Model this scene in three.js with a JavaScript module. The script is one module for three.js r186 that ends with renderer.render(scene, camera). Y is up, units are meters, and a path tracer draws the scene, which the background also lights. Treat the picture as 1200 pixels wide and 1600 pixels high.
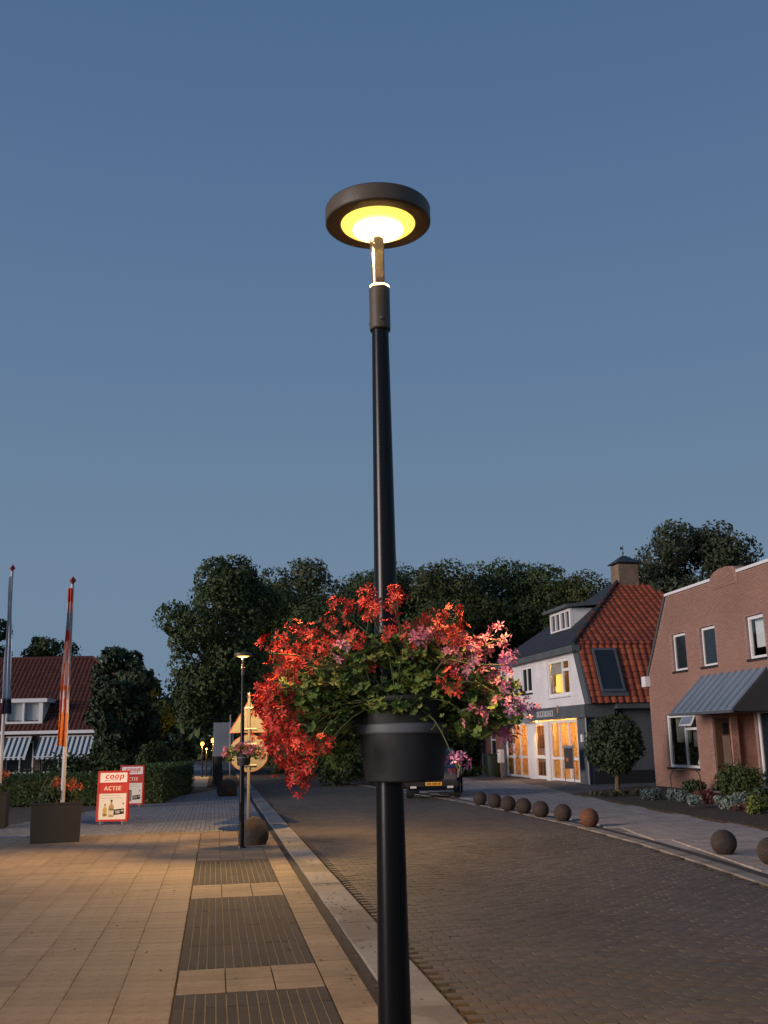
import * as THREE from 'three';
import { mergeGeometries, mergeVertices } from 'three/addons/utils/BufferGeometryUtils.js';
import { RoundedBoxGeometry } from 'three/addons/geometries/RoundedBoxGeometry.js';
import { RectAreaLightUniformsLib } from 'three/addons/lights/RectAreaLightUniformsLib.js';
import { ImprovedNoise } from 'three/addons/math/ImprovedNoise.js';
import { FontLoader } from 'three/addons/loaders/FontLoader.js';
import { TextGeometry } from 'three/addons/geometries/TextGeometry.js';

// ------------------------------------------------------------------ camera, sky, sun, exposure
const scene = new THREE.Scene();
const camera = new THREE.PerspectiveCamera(53.13, 0.75, 0.1, 900);
camera.position.set(0, 1.8, 0);
camera.rotation.order = 'YXZ';
camera.rotation.set(THREE.MathUtils.degToRad(12.61), 0, THREE.MathUtils.degToRad(-1.2));
const renderer = new THREE.WebGLRenderer({ antialias: true });
renderer.toneMapping = THREE.LinearToneMapping;
renderer.toneMappingExposure = 1.0;
renderer.shadowMap.enabled = true;
RectAreaLightUniformsLib.init();
{
  // clear dusk air: pale grey-blue at the horizon, deeper blue overhead
  const W = 64, H = 256, d = new Float32Array(W * H * 4);
  const stops = [[-90, .030, .036, .045], [-4, .06, .08, .10], [0, .165, .245, .335], [10, .155, .234, .338], [20, .120, .200, .324], [30, .092, .168, .302], [42, .068, .134, .264], [60, .042, .10, .225], [90, .036, .088, .20]];
  for (let j = 0; j < H; j++) {
    const el = (j + .5) / H * 180 - 90;
    let k = 0; while (k < stops.length - 2 && el > stops[k + 1][0]) k++;
    const a = stops[k], b = stops[k + 1], t = Math.min(1, Math.max(0, (el - a[0]) / (b[0] - a[0])));
    for (let i = 0; i < W; i++) {
      const o = (j * W + i) * 4;
      for (let c = 0; c < 3; c++) d[o + c] = a[c + 1] + (b[c + 1] - a[c + 1]) * t;
      d[o + 3] = 1;
    }
  }
  const sky = new THREE.DataTexture(d, W, H, THREE.RGBAFormat, THREE.FloatType);
  sky.mapping = THREE.EquirectangularReflectionMapping;
  sky.magFilter = THREE.LinearFilter; sky.minFilter = THREE.LinearFilter; sky.needsUpdate = true;
  scene.background = sky; scene.environment = sky;
}
const sun = new THREE.DirectionalLight(new THREE.Color().setRGB(1, .85, .80), 2.4);   // afterglow low in the west, left of the view
sun.position.set(-76, 15, 26); sun.target.position.set(0, 0, -20); sun.castShadow = true; sun.shadow.radius = 40;
sun.shadow.mapSize.set(2048, 2048);
Object.assign(sun.shadow.camera, { left: -70, right: 70, top: 40, bottom: -40, near: 1, far: 260 });
scene.add(sun, sun.target);

// ------------------------------------------------------------------ helpers
function rng(seed) { let a = seed >>> 0; return () => { a = (a + 0x6D2B79F5) | 0; let t = Math.imul(a ^ (a >>> 15), 1 | a); t = (t + Math.imul(t ^ (t >>> 7), 61 | t)) ^ t; return ((t ^ (t >>> 14)) >>> 0) / 4294967296; }; }
const V = (x, y, z) => new THREE.Vector3(x, y, z);
const perlin = new ImprovedNoise();
const taken = {};
function numbered(n) { const k = taken[n] = (taken[n] ?? -1) + 1; return k ? n + '_' + String(k).padStart(3, '0') : n; }
function muv(g) {          // uv in metres, projected along the strongest axis of each face
  if (g.index) g = g.toNonIndexed();
  if (!g.attributes.normal) g.computeVertexNormals();
  const p = g.attributes.position, n = g.attributes.normal, uv = new Float32Array(p.count * 2);
  for (let i = 0; i < p.count; i++) {
    const ax = Math.abs(n.getX(i)), ay = Math.abs(n.getY(i)), az = Math.abs(n.getZ(i));
    let u, v;
    if (ay >= ax && ay >= az) { u = p.getX(i); v = p.getZ(i); } else if (ax > az) { u = p.getZ(i); v = p.getY(i); } else { u = p.getX(i); v = p.getY(i); }
    uv[2 * i] = u; uv[2 * i + 1] = v;
  }
  g.setAttribute('uv', new THREE.BufferAttribute(uv, 2));
  return g;
}
function joined(list) {
  if (!Array.isArray(list)) return list;
  if (list.length === 1) return list[0];
  const hasCol = list.every((g) => g.attributes.color);
  const l = list.map((g) => { const q = g.index ? g.toNonIndexed() : g.clone(); for (const k of Object.keys(q.attributes)) if (!['position', 'normal', 'uv'].includes(k) && !(k === 'color' && hasCol)) q.deleteAttribute(k); if (!q.attributes.uv) muvIn(q); return q; });
  return mergeGeometries(l);
}
function muvIn(q) { const r = muv(q); q.setAttribute('uv', r.attributes.uv); }
function mesh(name, geo, mat, parent, keepUv) {
  let g = joined(geo); if (!keepUv) g = muv(g);
  const m = new THREE.Mesh(g, mat); m.name = parent ? name : numbered(name); m.castShadow = m.receiveShadow = true;
  (parent ?? scene).add(m); return m;
}
function shared(name, geo, mat, parent) { const m = new THREE.Mesh(geo, mat); m.name = name; m.castShadow = m.receiveShadow = true; parent.add(m); return m; }
function tag(o, label, category, group) { o.userData.label = label; o.userData.category = category; if (group) o.userData.group = group; return o; }
function thing(name, label, category, [x, y, z], turn = 0, group) {
  const o = new THREE.Group(); o.name = numbered(name); o.position.set(x, y, z); o.rotation.y = turn; scene.add(o);
  return tag(o, label, category, group);
}
function structure(o) { o.userData.kind = 'structure'; return o; }
function stuff(o) { o.userData.kind = 'stuff'; return o; }
const box = (w, h, d, x = 0, y = 0, z = 0) => new THREE.BoxGeometry(w, h, d).translate(x, y, z);
const span = (x0, x1, y0, y1, z0, z1) => box(x1 - x0, y1 - y0, z1 - z0, (x0 + x1) / 2, (y0 + y1) / 2, (z0 + z1) / 2);
const rbox = (w, h, d, r, x = 0, y = 0, z = 0) => new RoundedBoxGeometry(w, h, d, 2, r).translate(x, y, z);
const cyl = (r0, r1, h, x = 0, y = 0, z = 0, seg = 20) => new THREE.CylinderGeometry(r1, r0, h, seg).translate(x, y + h / 2, z);
function rod(a, b, r0, r1 = r0, seg = 8) {
  const d = b.clone().sub(a), L = d.length();
  return new THREE.CylinderGeometry(r1, r0, L, seg).translate(0, L / 2, 0).applyQuaternion(new THREE.Quaternion().setFromUnitVectors(V(0, 1, 0), d.normalize())).translate(a.x, a.y, a.z);
}
const tube = (pts, r, seg = 12, rad = 6) => new THREE.TubeGeometry(new THREE.CatmullRomCurve3(pts), seg, r, rad);
function poly3(pts, faces) {  // flat faces from corner lists
  const pos = [];
  for (const f of faces) for (let i = 1; i < f.length - 1; i++) for (const k of [f[0], f[i], f[i + 1]]) pos.push(...pts[k]);
  const g = new THREE.BufferGeometry(); g.setAttribute('position', new THREE.Float32BufferAttribute(pos, 3)); g.computeVertexNormals();
  return muv(g);
}
function slab(pts, y0, y1) {   // ground polygon in x, z with thickness
  const s = new THREE.Shape(pts.map(([x, z]) => new THREE.Vector2(x, -z)));
  return new THREE.ExtrudeGeometry(s, { depth: y1 - y0, bevelEnabled: false }).rotateX(-Math.PI / 2).translate(0, y0, 0);
}
function wallWithHoles(outline, holes, z0, z1) {
  const s = new THREE.Shape(outline.map(([x, y]) => new THREE.Vector2(x, y)));
  for (const [x0, x1, y0, y1] of holes) s.holes.push(new THREE.Path([[x0, y0], [x0, y1], [x1, y1], [x1, y0]].map(([x, y]) => new THREE.Vector2(x, y))));
  return new THREE.ExtrudeGeometry(s, { depth: z1 - z0, bevelEnabled: false }).translate(0, 0, z0);
}
function inside(p, pts) { let c = false; for (let i = 0, j = pts.length - 1; i < pts.length; j = i++) { const [xi, yi] = pts[i], [xj, yj] = pts[j]; if ((yi > p[1]) !== (yj > p[1]) && p[0] < (xj - xi) * (p[1] - yi) / (yj - yi) + xi) c = !c; } return c; }

// ------------------------------------------------------------------ textures (grain, stains, mottling) and materials
function vnoise(px, seed) {
  const r = rng(seed), g = new Float32Array(px * px).map(() => r());
  return (x, y) => { const xi = Math.floor(x), yi = Math.floor(y), fx = x - xi, fy = y - yi, sx = fx * fx * (3 - 2 * fx), sy = fy * fy * (3 - 2 * fy); const at = (i, j) => g[((j % px + px) % px) * px + ((i % px + px) % px)]; return (at(xi, yi) * (1 - sx) + at(xi + 1, yi) * sx) * (1 - sy) + (at(xi, yi + 1) * (1 - sx) + at(xi + 1, yi + 1) * sx) * sy; };
}
function grainTex(seed, metres, fn, size = 512) {   // fn(n, u, v) -> [r, g, b] sRGB 0..1 ; n(freq) tileable noise
  const layers = {}; const d = new Uint8Array(size * size * 4);
  const get = (f) => layers[f] ??= vnoise(f, seed * 131 + f);
  for (let j = 0; j < size; j++) for (let i = 0; i < size; i++) {
    const u = i / size, v = j / size, c = fn((fx, fy = fx) => get(fx)(u * fx, v * fy), u, v), o = (j * size + i) * 4;
    for (let k = 0; k < 3; k++) d[o + k] = Math.max(0, Math.min(255, c[k] * 255)); d[o + 3] = 255;
  }
  const t = new THREE.DataTexture(d, size, size, THREE.RGBAFormat); t.wrapS = t.wrapT = THREE.RepeatWrapping; t.magFilter = THREE.LinearFilter; t.minFilter = THREE.LinearMipmapLinearFilter; t.generateMipmaps = true;
  t.repeat.set(1 / metres, 1 / metres); t.colorSpace = THREE.SRGBColorSpace; t.needsUpdate = true; return t;
}
const mono = (f) => (n, u, v) => { const k = f(n, u, v); return [k, k, k]; };
const tConcrete = grainTex(1, 1.9, mono((n) => .74 + .12 * n(6) + .10 * n(23) + .10 * n(120) - .08 * (n(256) > .86 ? 1 : 0)));
const tStain = grainTex(2, 5.3, mono((n) => { const s = n(5) * .6 + n(14) * .4; return .68 + .30 * s + .08 * n(90) - (s < .36 ? .10 : 0); }));
const tClay = grainTex(3, 2.7, (n) => { const k = .70 + .18 * n(8) + .14 * n(40) + .08 * n(200); return [k, k * (.95 + .05 * n(17)), k * (.9 + .1 * n(29))]; });
const tPlaster = grainTex(4, 2.3, mono((n) => .84 + .08 * n(4) + .06 * n(30) + .05 * n(190)));
const tBark = grainTex(5, 1.1, mono((n) => .55 + .25 * n(48, 8) + .15 * n(128, 16)));
const tMetal = grainTex(6, 1.7, mono((n) => .82 + .1 * n(5) + .05 * n(60) + .04 * n(256)));
const tSoil = grainTex(7, 2.1, (n) => { const k = .5 + .3 * n(30) + .25 * n(110); return [k, k * .95, k * .86]; });
const tRust = grainTex(8, .9, (n) => { const s = n(5) * .6 + n(20) * .4; const k = .6 + .3 * n(60); return s > .52 ? [k, k * .78, k * .6] : [k * .85, k * .82, k * .8]; });
const rgb = (r, g, b) => new THREE.Color().setRGB(r, g, b);
const std = (color, rough = .85, map, extra = {}) => { const o = { color, roughness: rough, ...extra }; if (map) { o.map = map; o.bumpMap ??= map; o.bumpScale ??= .004; } return new THREE.MeshStandardMaterial(o); };
const M = {
  black: new THREE.MeshPhysicalMaterial({ color: rgb(.008, .008, .008), roughness: .26, specularIntensity: .55, bumpMap: tMetal, bumpScale: .0004 }),
  lampGrey: std(rgb(.12, .09, .055), .5, tMetal),
  potBlack: std(rgb(.022, .022, .022), .62, tPlaster), potBand: std(rgb(.14, .145, .15), .6, tPlaster),
  earth: std(rgb(.05, .045, .03), 1, tSoil, { bumpScale: .03 }), soil: std(rgb(.07, .055, .04), 1, tSoil, { bumpScale: .03 }),
  joint: std(rgb(.13, .11, .09), 1, tSoil), paleJoint: std(rgb(.30, .265, .21), .9, tConcrete),
  kerb: std(rgb(.29, .275, .255), .85, tStain), channel: std(rgb(.028, .028, .032), .95, tConcrete),
  slabs: [[.225, .17, .115], [.25, .19, .13], [.27, .205, .14], [.285, .22, .15], [.30, .23, .158], [.31, .245, .17], [.33, .26, .185], [.35, .28, .205]].map((c) => std(rgb(...c), .82, tConcrete)),
  beige: std(rgb(.34, .28, .215), .82, tStain),
  inlay: [[.036, .034, .034], [.046, .042, .04], [.03, .029, .03]].map((c) => std(rgb(...c), .95, tConcrete)),
  brickRoad: [[.118, .108, .098], [.105, .10, .096], [.135, .11, .095], [.108, .108, .105]].map((c) => std(rgb(...c), .8, tClay)),
  bluePave: std(rgb(.26, .265, .275), .85, tConcrete), greyPave: std(rgb(.40, .375, .355), .85, tStain), drive: std(rgb(.17, .145, .13), .88, tStain),
  white: std(rgb(.78, .76, .74), .6), whiteWall: std(rgb(.84, .81, .80), .85, tPlaster), slateGrey: std(rgb(.10, .115, .125), .7, tPlaster), greyWall: std(rgb(.105, .12, .135), .85, tPlaster),
  plinth: std(rgb(.02, .02, .022), .85, tPlaster), slate: std(rgb(.035, .038, .045), .7, tConcrete), mortar: std(rgb(.42, .26, .215), .95, tConcrete),
  tiles: [[.42, .095, .04], [.36, .078, .036], [.46, .115, .048], [.31, .068, .036]].map((c) => std(rgb(...c), .8, tClay)),
  tilesOld: [[.13, .036, .022], [.11, .031, .02], [.15, .042, .025]].map((c) => std(rgb(...c), .85, tClay)),
  zinc: std(rgb(.34, .40, .46), .45, tMetal, { metalness: .35 }), darkMetal: std(rgb(.045, .05, .055), .5, tMetal),
  glassDark: new THREE.MeshPhysicalMaterial({ color: rgb(.02, .024, .028), roughness: .05, specularIntensity: 1 }),
  glass: new THREE.MeshPhysicalMaterial({ color: rgb(1, 1, 1), roughness: .02, transmission: 1, thickness: 0, ior: 1.5 }),
  curtain: std(rgb(.55, .57, .55), .95, tPlaster), wood: std(rgb(.20, .10, .055), .6, tBark), bark: std(rgb(.10, .085, .065), .95, tBark, { bumpScale: .02 }),
  stone: std(rgb(.10, .095, .085), .9, tRust, { bumpScale: .012 }), ball: std(rgb(.085, .075, .068), .85, tRust, { bumpScale: .006 }), ballRust: std(rgb(.26, .13, .075), .85, tRust, { bumpScale: .006 }),
  leaf: new THREE.MeshStandardMaterial({ vertexColors: true, roughness: .7, side: THREE.DoubleSide }),
  petal: new THREE.MeshPhysicalMaterial({ vertexColors: true, roughness: .6, side: THREE.DoubleSide, sheen: .2 }),
  signBack: std(rgb(.115, .112, .10), .65, tMetal), signEdge: std(rgb(.17, .03, .02), .7), galv: std(rgb(.30, .31, .32), .5, tMetal, { metalness: .4 }),
  red: std(rgb(.52, .03, .02), .5), steel: std(rgb(.35, .35, .36), .35, tMetal, { metalness: .7 }), pole: std(rgb(.62, .62, .63), .45, tMetal),
  cloth: new THREE.MeshStandardMaterial({ vertexColors: true, roughness: .9, side: THREE.DoubleSide }), plant: std(rgb(.028, .025, .022), .8, tPlaster, { bumpScale: .006 }),
  brickClay: [[.46, .265, .215], [.43, .245, .20], [.48, .285, .23]].map((c) => std(rgb(...c), .9, tClay)), pinkClay: std(rgb(.34, .17, .14), .9, tClay),
  farRoad: std(rgb(.10, .08, .07), .9, tStain), rubber: std(rgb(.015, .015, .015), .9), carPaint: new THREE.MeshPhysicalMaterial({ color: rgb(.008, .012, .026), roughness: .35, clearcoat: 1, clearcoatRoughness: .06 }),
};
const lampColor = rgb(1, .57, .19);

// ------------------------------------------------------------------ the street's own axes: t runs along the kerb away from the lamp, s to the left of it
const K0 = [.49, -7.2], dT = [-.163, -.9866], dS = [-.9866, .163];
const st = (s, t) => [K0[0] + dS[0] * s + dT[0] * t, K0[1] + dS[1] * s + dT[1] * t];
const toST = (x, z) => { const a = x - K0[0], b = z - K0[1]; return [a * dS[0] + b * dS[1], a * dT[0] + b * dT[1]]; };
const turnStreet = Math.atan2(dT[0], dT[1]) ;            // turns local +z onto t
const rightEdge = [[5.1, 6], [4.95, -3], [4.75, -9], [4.56, -13.14], [4.45, -15.34], [4.26, -18.37], [3.84, -22.12], [3.07, -26.9], [1.8, -32.9], [-.22, -40.74], [-3.72, -55], [-8.6, -80], [-22, -160]];
const gardenEdge = [[8.6, 6], [7.9, -10], [7.13, -20.2], [6.82, -23.2], [6.41, -27.3], [5.9, -34.6]];
const offsetEdge = (o) => rightEdge.map(([x, z], i) => { const [xa, za] = rightEdge[Math.max(0, i - 1)], [xb, zb] = rightEdge[Math.min(rightEdge.length - 1, i + 1)]; const L = Math.hypot(xb - xa, zb - za); return [x - (zb - za) / L * o, z + (xb - xa) / L * o]; });
const leftFar = st(0, 155), leftNear = st(0, -14);

// ground, road
structure(mesh('ground', slab([[-400, 60], [400, 60], [400, -500], [-400, -500]], -.5, -.085), M.earth));
const roadPoly = [leftNear, leftFar, ...[...rightEdge].reverse()];
const road = structure(mesh('road', slab(roadPoly, -.3, -.053), M.joint));
{
  const bw = .208, bd = .102, geo = muv(new RoundedBoxGeometry(.2, .05, .094, 1, .004)), r = rng(11), parts = [], rest = [];
  const cx = (q) => { for (let i = 0; i < rightEdge.length - 1; i++) if (q <= rightEdge[i][1] && q >= rightEdge[i + 1][1]) { const f = (q - rightEdge[i][1]) / (rightEdge[i + 1][1] - rightEdge[i][1]); return rightEdge[i][0] + f * (rightEdge[i + 1][0] - rightEdge[i][0]); } return 5; };
  for (let row = 0; row < 520; row++) {
    const t = -.6 + row * bd;
    for (let k = 0; k < 36; k++) {
      const s = -.12 - (k + (row % 2 ? .5 : 0)) * bw; const [x, z] = st(s, t);
      if (x > cx(z) - .1) break;
      const e = [x + (r() - .5) * .004, -.053 + .022 + (r() - .5) * .008, z + (r() - .5) * .004, (r() - .5) * .03, (r() - .5) * .03, Math.floor(r() * 4), .85 + r() * .3];
      if (parts.length < 300 && t > .1 && s > -4.6) parts.push(e); else rest.push(e);
    }
  }
  for (const e of parts) { const m = shared('brick', geo, M.brickRoad[e[5]], road); m.position.set(e[0], e[1], e[2]); m.rotation.set(e[3], turnStreet, e[4]); }
  const im = stuff(new THREE.InstancedMesh(geo, M.brickRoad[0], rest.length)); im.name = 'paving_bricks'; im.castShadow = im.receiveShadow = true; road.add(im);
  const o = new THREE.Object3D(), c = new THREE.Color();
  rest.forEach((e, i) => { o.position.set(e[0], e[1], e[2]); o.rotation.set(e[3] * .6, turnStreet, e[4] * .6); o.updateMatrix(); im.setMatrixAt(i, o.matrix); const h = e[6] * (1 + .3 * perlin.noise(e[0] * .45, 3.1, e[2] * .3) + .15 * perlin.noise(e[0] * 2.1, 7.7, e[2] * 1.4)); im.setColorAt(i, c.setRGB(h * (e[5] > 1 ? 1.06 : .98), h, h * (e[5] === 3 ? 1.12 : 1))); });
}
// left pavement: base sheet, kerb band, dark channel, inlays, slabs, blue-grey bricks beyond
const pav = structure(mesh('pavement', slab([st(.002, -14), st(.002, 150), [-200, -150], [-200, 40], [-3, 40]], -.4, -.035), M.joint));
function stBox(s0, s1, t0, t1, y0, y1, r = .006) { const g = rbox(s1 - s0, y1 - y0, t1 - t0, Math.min(r, (y1 - y0) / 2.2)); g.rotateY(turnStreet); const [x, z] = st((s0 + s1) / 2, (t0 + t1) / 2); return g.translate(x, (y0 + y1) / 2, z); }
{
  const r = rng(21);
  for (let t = -8; t < 62; t += 1.0) shared('kerb_stone', muv(stBox(.012, .395, t + .004, t + .996, -.13, .004 + r() * .005, .012)), M.kerb, pav);
  for (let t = -8; t < 40; t += 1.5) shared('channel_stone', muv(stBox(.402, .505, t + .003, t + 1.497, -.08, -.012, .004)), M.channel, pav);
  for (let t = -2; t < 15.9; t += .2) shared('border_tile', muv(stBox(.512, .80, t + .002, t + .198, -.08, r() * .003)), M.slabs[Math.floor(r() * 4)], pav);
  const zones = [[-3.2, 1.27], [2.14, 6.18], [7.39, 10.3]];
  zones.forEach(([a, b], zi) => {
    const inl = structure(new THREE.Group()); inl.name = numbered('dark_paving_panel'); scene.add(inl);
    mesh('joint_bed', stBox(.806, 1.925, a, b, -.08, -.0045), M.paleJoint, inl);
    for (let k = 0; k < 15; k++) { const s0 = .806 + k * 1.119 / 15; for (let t = a; t < b - .05; t += 1.01) mesh('paving_strip', stBox(s0 + .0045, s0 + 1.119 / 15 - .0045, t + .003, Math.min(b, t + 1.007), -.06, .001 + r() * .004, .004), M.inlay[Math.floor(r() * 3)], inl); }
  });
  for (const [a, b] of [[1.27, 2.14], [6.18, 7.39], [10.3, 15.9]]) { const n = Math.round((b - a) / .2); for (let i = 0; i < n; i++) for (let k = 0; k < 3; k++) { const f = (b - a) / n; shared('border_tile', muv(stBox(.806 + k * .373 + .003, .806 + (k + 1) * .373 - .003, a + i * f + .002, a + (i + 1) * f - .002, -.08, r() * .003)), M.slabs[Math.floor(r() * 4)], pav); } }
  // plaza slabs, 0.4 x 0.6 m, staggered in places
  const geo = muv(new RoundedBoxGeometry(.3955, .08, .1975, 1, .004)), big = [], small = [];
  for (let c = 0; c < 42; c++) for (let q = -8; q < 82; q++) {
    const s = 1.935 + (c + .5) * .4, t = -.3 + q * .2 + (c % 2 ? .1 : 0); const [x, z] = st(s, t); if (t > 16.1) continue;
    const seen = z < -7.2 && x > z * .405 - .3; if (!seen && (x < -11 || z > -4)) continue;
    (seen ? big : small).push([x + (r() - .5) * .004, -.04 + r() * .004 + .001, z, (r() - .5) * .007, (r() - .5) * .007, Math.floor(r() * 4), .9 + .2 * r()]);
  }
  const patch = (e) => Math.max(0, Math.min(7, Math.floor(3.9 + 3.6 * perlin.noise(e[0] * .8, 1.7, e[2] * .55) + 2.6 * perlin.noise(e[0] * 2.9, 4.4, e[2] * 2.1) + (e[5] - 1.5) * .7)));
  big.sort((a, b) => b[2] - a[2]);
  for (const e of big.slice(0, 300)) { const m = shared('paving_slab', geo, M.slabs[patch(e)], pav); m.position.set(e[0], e[1], e[2]); m.rotation.set(e[3], turnStreet, e[4]); }
  const place = (name, geo, mat, list) => { const im = stuff(new THREE.InstancedMesh(geo, mat, list.length)); im.name = name; im.castShadow = im.receiveShadow = true; pav.add(im); const o = new THREE.Object3D(), c = new THREE.Color(); list.forEach((e, i) => { o.position.set(e[0], e[1], e[2]); o.rotation.set(e[3], turnStreet, e[4]); o.updateMatrix(); im.setMatrixAt(i, o.matrix); im.setColorAt(i, c.setRGB(e[6], e[6], e[6])); }); };
  place('paving_slabs', geo, M.slabs[4], [...big.slice(300), ...small].map((e) => [...e.slice(0, 6), .78 + .055 * patch(e)]));
  const bg = muv(new RoundedBoxGeometry(.098, .06, .2, 1, .004)), bl = [];
  for (let c = 0; c < 70; c++) for (let q = 0; q < 118; q++) { const s = .56 + c * .104, t = 16.2 + q * .206 + (c % 2 ? .103 : 0); if (s > 7.6 - .06 * q) continue; const [x, z] = st(s, t); bl.push([x, -.031 + r() * .005, z, (r() - .5) * .02, (r() - .5) * .02, 0, .82 + .3 * r()]); }
  for (let c = 0; c < 60; c++) for (let q = 0; q < 50; q++) { const s = 7.9 + c * .104, t = 16.2 + q * .206 + (c % 2 ? .103 : 0); const [x, z] = st(s, t); if (z < -33.2) continue; bl.push([x, -.031 + r() * .005, z, (r() - .5) * .02, (r() - .5) * .02, 0, .82 + .3 * r()]); }
  place('paving_bricks', bg, M.bluePave, bl);
  structure(mesh('verge', slab([st(.6, 40.4), st(.6, 58), st(2.0, 58), st(2.0, 40.4)], -.2, .015), M.soil));
  structure(mesh('footpath', slab([st(2.0, 40.4), st(2.0, 140), st(4.4, 140), st(5.0, 40.4)], -.2, .002), M.bluePave));
}
// right side: kerb, channel, pavement slabs, driveway, garden soil
{
  const e1 = offsetEdge(.002), e2 = offsetEdge(.30), e3 = offsetEdge(.40);
  const strip = (a, b, y0, y1) => slab([...a, ...[...b].reverse()], y0, y1);
  const kerbR = structure(mesh('kerb', strip(e1, offsetEdge(.305), -.3, -.02), M.joint)); 
  const along = (edge, o0, o1, y, len, mat, name, parent, h = .1) => { for (let i = 2; i < 10; i++) { const A = V(edge[i][0], 0, edge[i][1]), B = V(edge[i + 1][0], 0, edge[i + 1][1]); const d = B.clone().sub(A), L = d.length(), n = Math.max(1, Math.round(L / len)); d.normalize(); const nx = V(-d.z, 0, d.x); for (let k = 0; k < n; k++) { const g = rbox(o1 - o0, h, L / n - .008, .008); const c = A.clone().addScaledVector(d, (k + .5) * L / n).addScaledVector(nx, (o0 + o1) / 2); const m = shared(name, muv(g), mat, parent); m.position.set(c.x, y - h / 2, c.z); m.rotation.y = Math.atan2(d.x, d.z); } } };
  along(rightEdge, .012, .245, .004, 1.0, M.kerb, 'kerb_stone', kerbR);
  along(rightEdge, .255, .43, -.006, 1.5, M.channel, 'channel_stone', kerbR, .06);
  const o4 = offsetEdge(.3);
  structure(mesh('pavement', slab([...o4.slice(0, 10), [6.4, -60], [5.6, -50], [5.75, -40], [5.9, -34.6], [6.41, -27.3], [6.82, -23.2], [7.13, -20.2], [7.9, -10], [8.6, 6]], -.3, -.012), M.greyPave));
  const p2 = scene.children[scene.children.length - 1], r = rng(31), geo = muv(new RoundedBoxGeometry(.294, .03, .294, 1, .004)), list = [];
  const poly = [...offsetEdge(.6).slice(0, 10), [5.4, -50], [5.75, -40], [5.85, -34.6], [6.36, -27.3], [6.77, -23.2], [7.08, -20.2], [7.85, -10], [8.5, 6]];
  for (let x = -3; x < 9; x += .3) for (let z = -8; z > -46; z -= .3) if (inside([x, z], poly)) list.push([x, z]);
  const im = stuff(new THREE.InstancedMesh(geo, M.greyPave, list.length)); im.name = 'paving_tiles'; p2.add(im); im.receiveShadow = true;
  const o = new THREE.Object3D(), c = new THREE.Color(); list.forEach(([x, z], i) => { o.position.set(x, -.006 + r() * .004, z); o.rotation.set((r() - .5) * .008, 0, (r() - .5) * .008); o.updateMatrix(); im.setMatrixAt(i, o.matrix); const k = .82 + r() * .3, w = r() < .12 ? 1.08 : 1; im.setColorAt(i, c.setRGB(k * w, k, k)); });
  structure(mesh('driveway', slab([[5.9, -34.5], [5.75, -40], [3.4, -52], [8, -52], [12.5, -45], [12, -39.2], [9.0, -38.6], [6.6, -35.4]], -.3, .0), M.drive));
  structure(mesh('garden_bed', slab([[7.18, -20.2], [6.87, -23.2], [6.46, -27.3], [5.98, -34.3], [6.7, -35.3], [9.0, -38.4], [10.0, -38], [14, -10], [7.95, -10]], -.3, .03), M.soil));
}
structure(mesh('far_road', slab([[-11.8, -78], [-7.5, -78], [-20, -166], [-40, -166]], -.3, .006), M.farRoad));
// ------------------------------------------------------------------ buildings
function windowAt(parent, x0, x1, y0, y1, z, { cols = [], rows = [], f = .06, glass = M.glassDark, sill = true, frame = M.white, depth = .07, sillMat } = {}) {
  const bars = [span(x0, x1, y0, y0 + f, z - depth, z), span(x0, x1, y1 - f, y1, z - depth, z), span(x0, x0 + f, y0 + f, y1 - f, z - depth, z), span(x1 - f, x1, y0 + f, y1 - f, z - depth, z)];
  for (const c of cols) bars.push(span(c - f / 2, c + f / 2, y0 + f, y1 - f, z - depth, z - .003));
  for (const [yy, a, b] of rows) bars.push(span(a ?? x0 + f, b ?? x1 - f, yy - f / 2, yy + f / 2, z - depth, z - .006));
  const w = mesh('window', bars, frame, parent);
  const xs = [x0 + f, ...cols, x1 - f];
  for (let i = 0; i < xs.length - 1; i++) mesh('pane', span(xs[i], xs[i + 1], y0 + f, y1 - f, z - depth / 2 - .004, z - depth / 2), glass, w);
  if (sill) mesh('sill', span(x0 - .06, x1 + .06, y0 - .07, y0 - .002, z - depth, z + .13), sillMat ?? M.plinth, w);
  return w;
}
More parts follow.
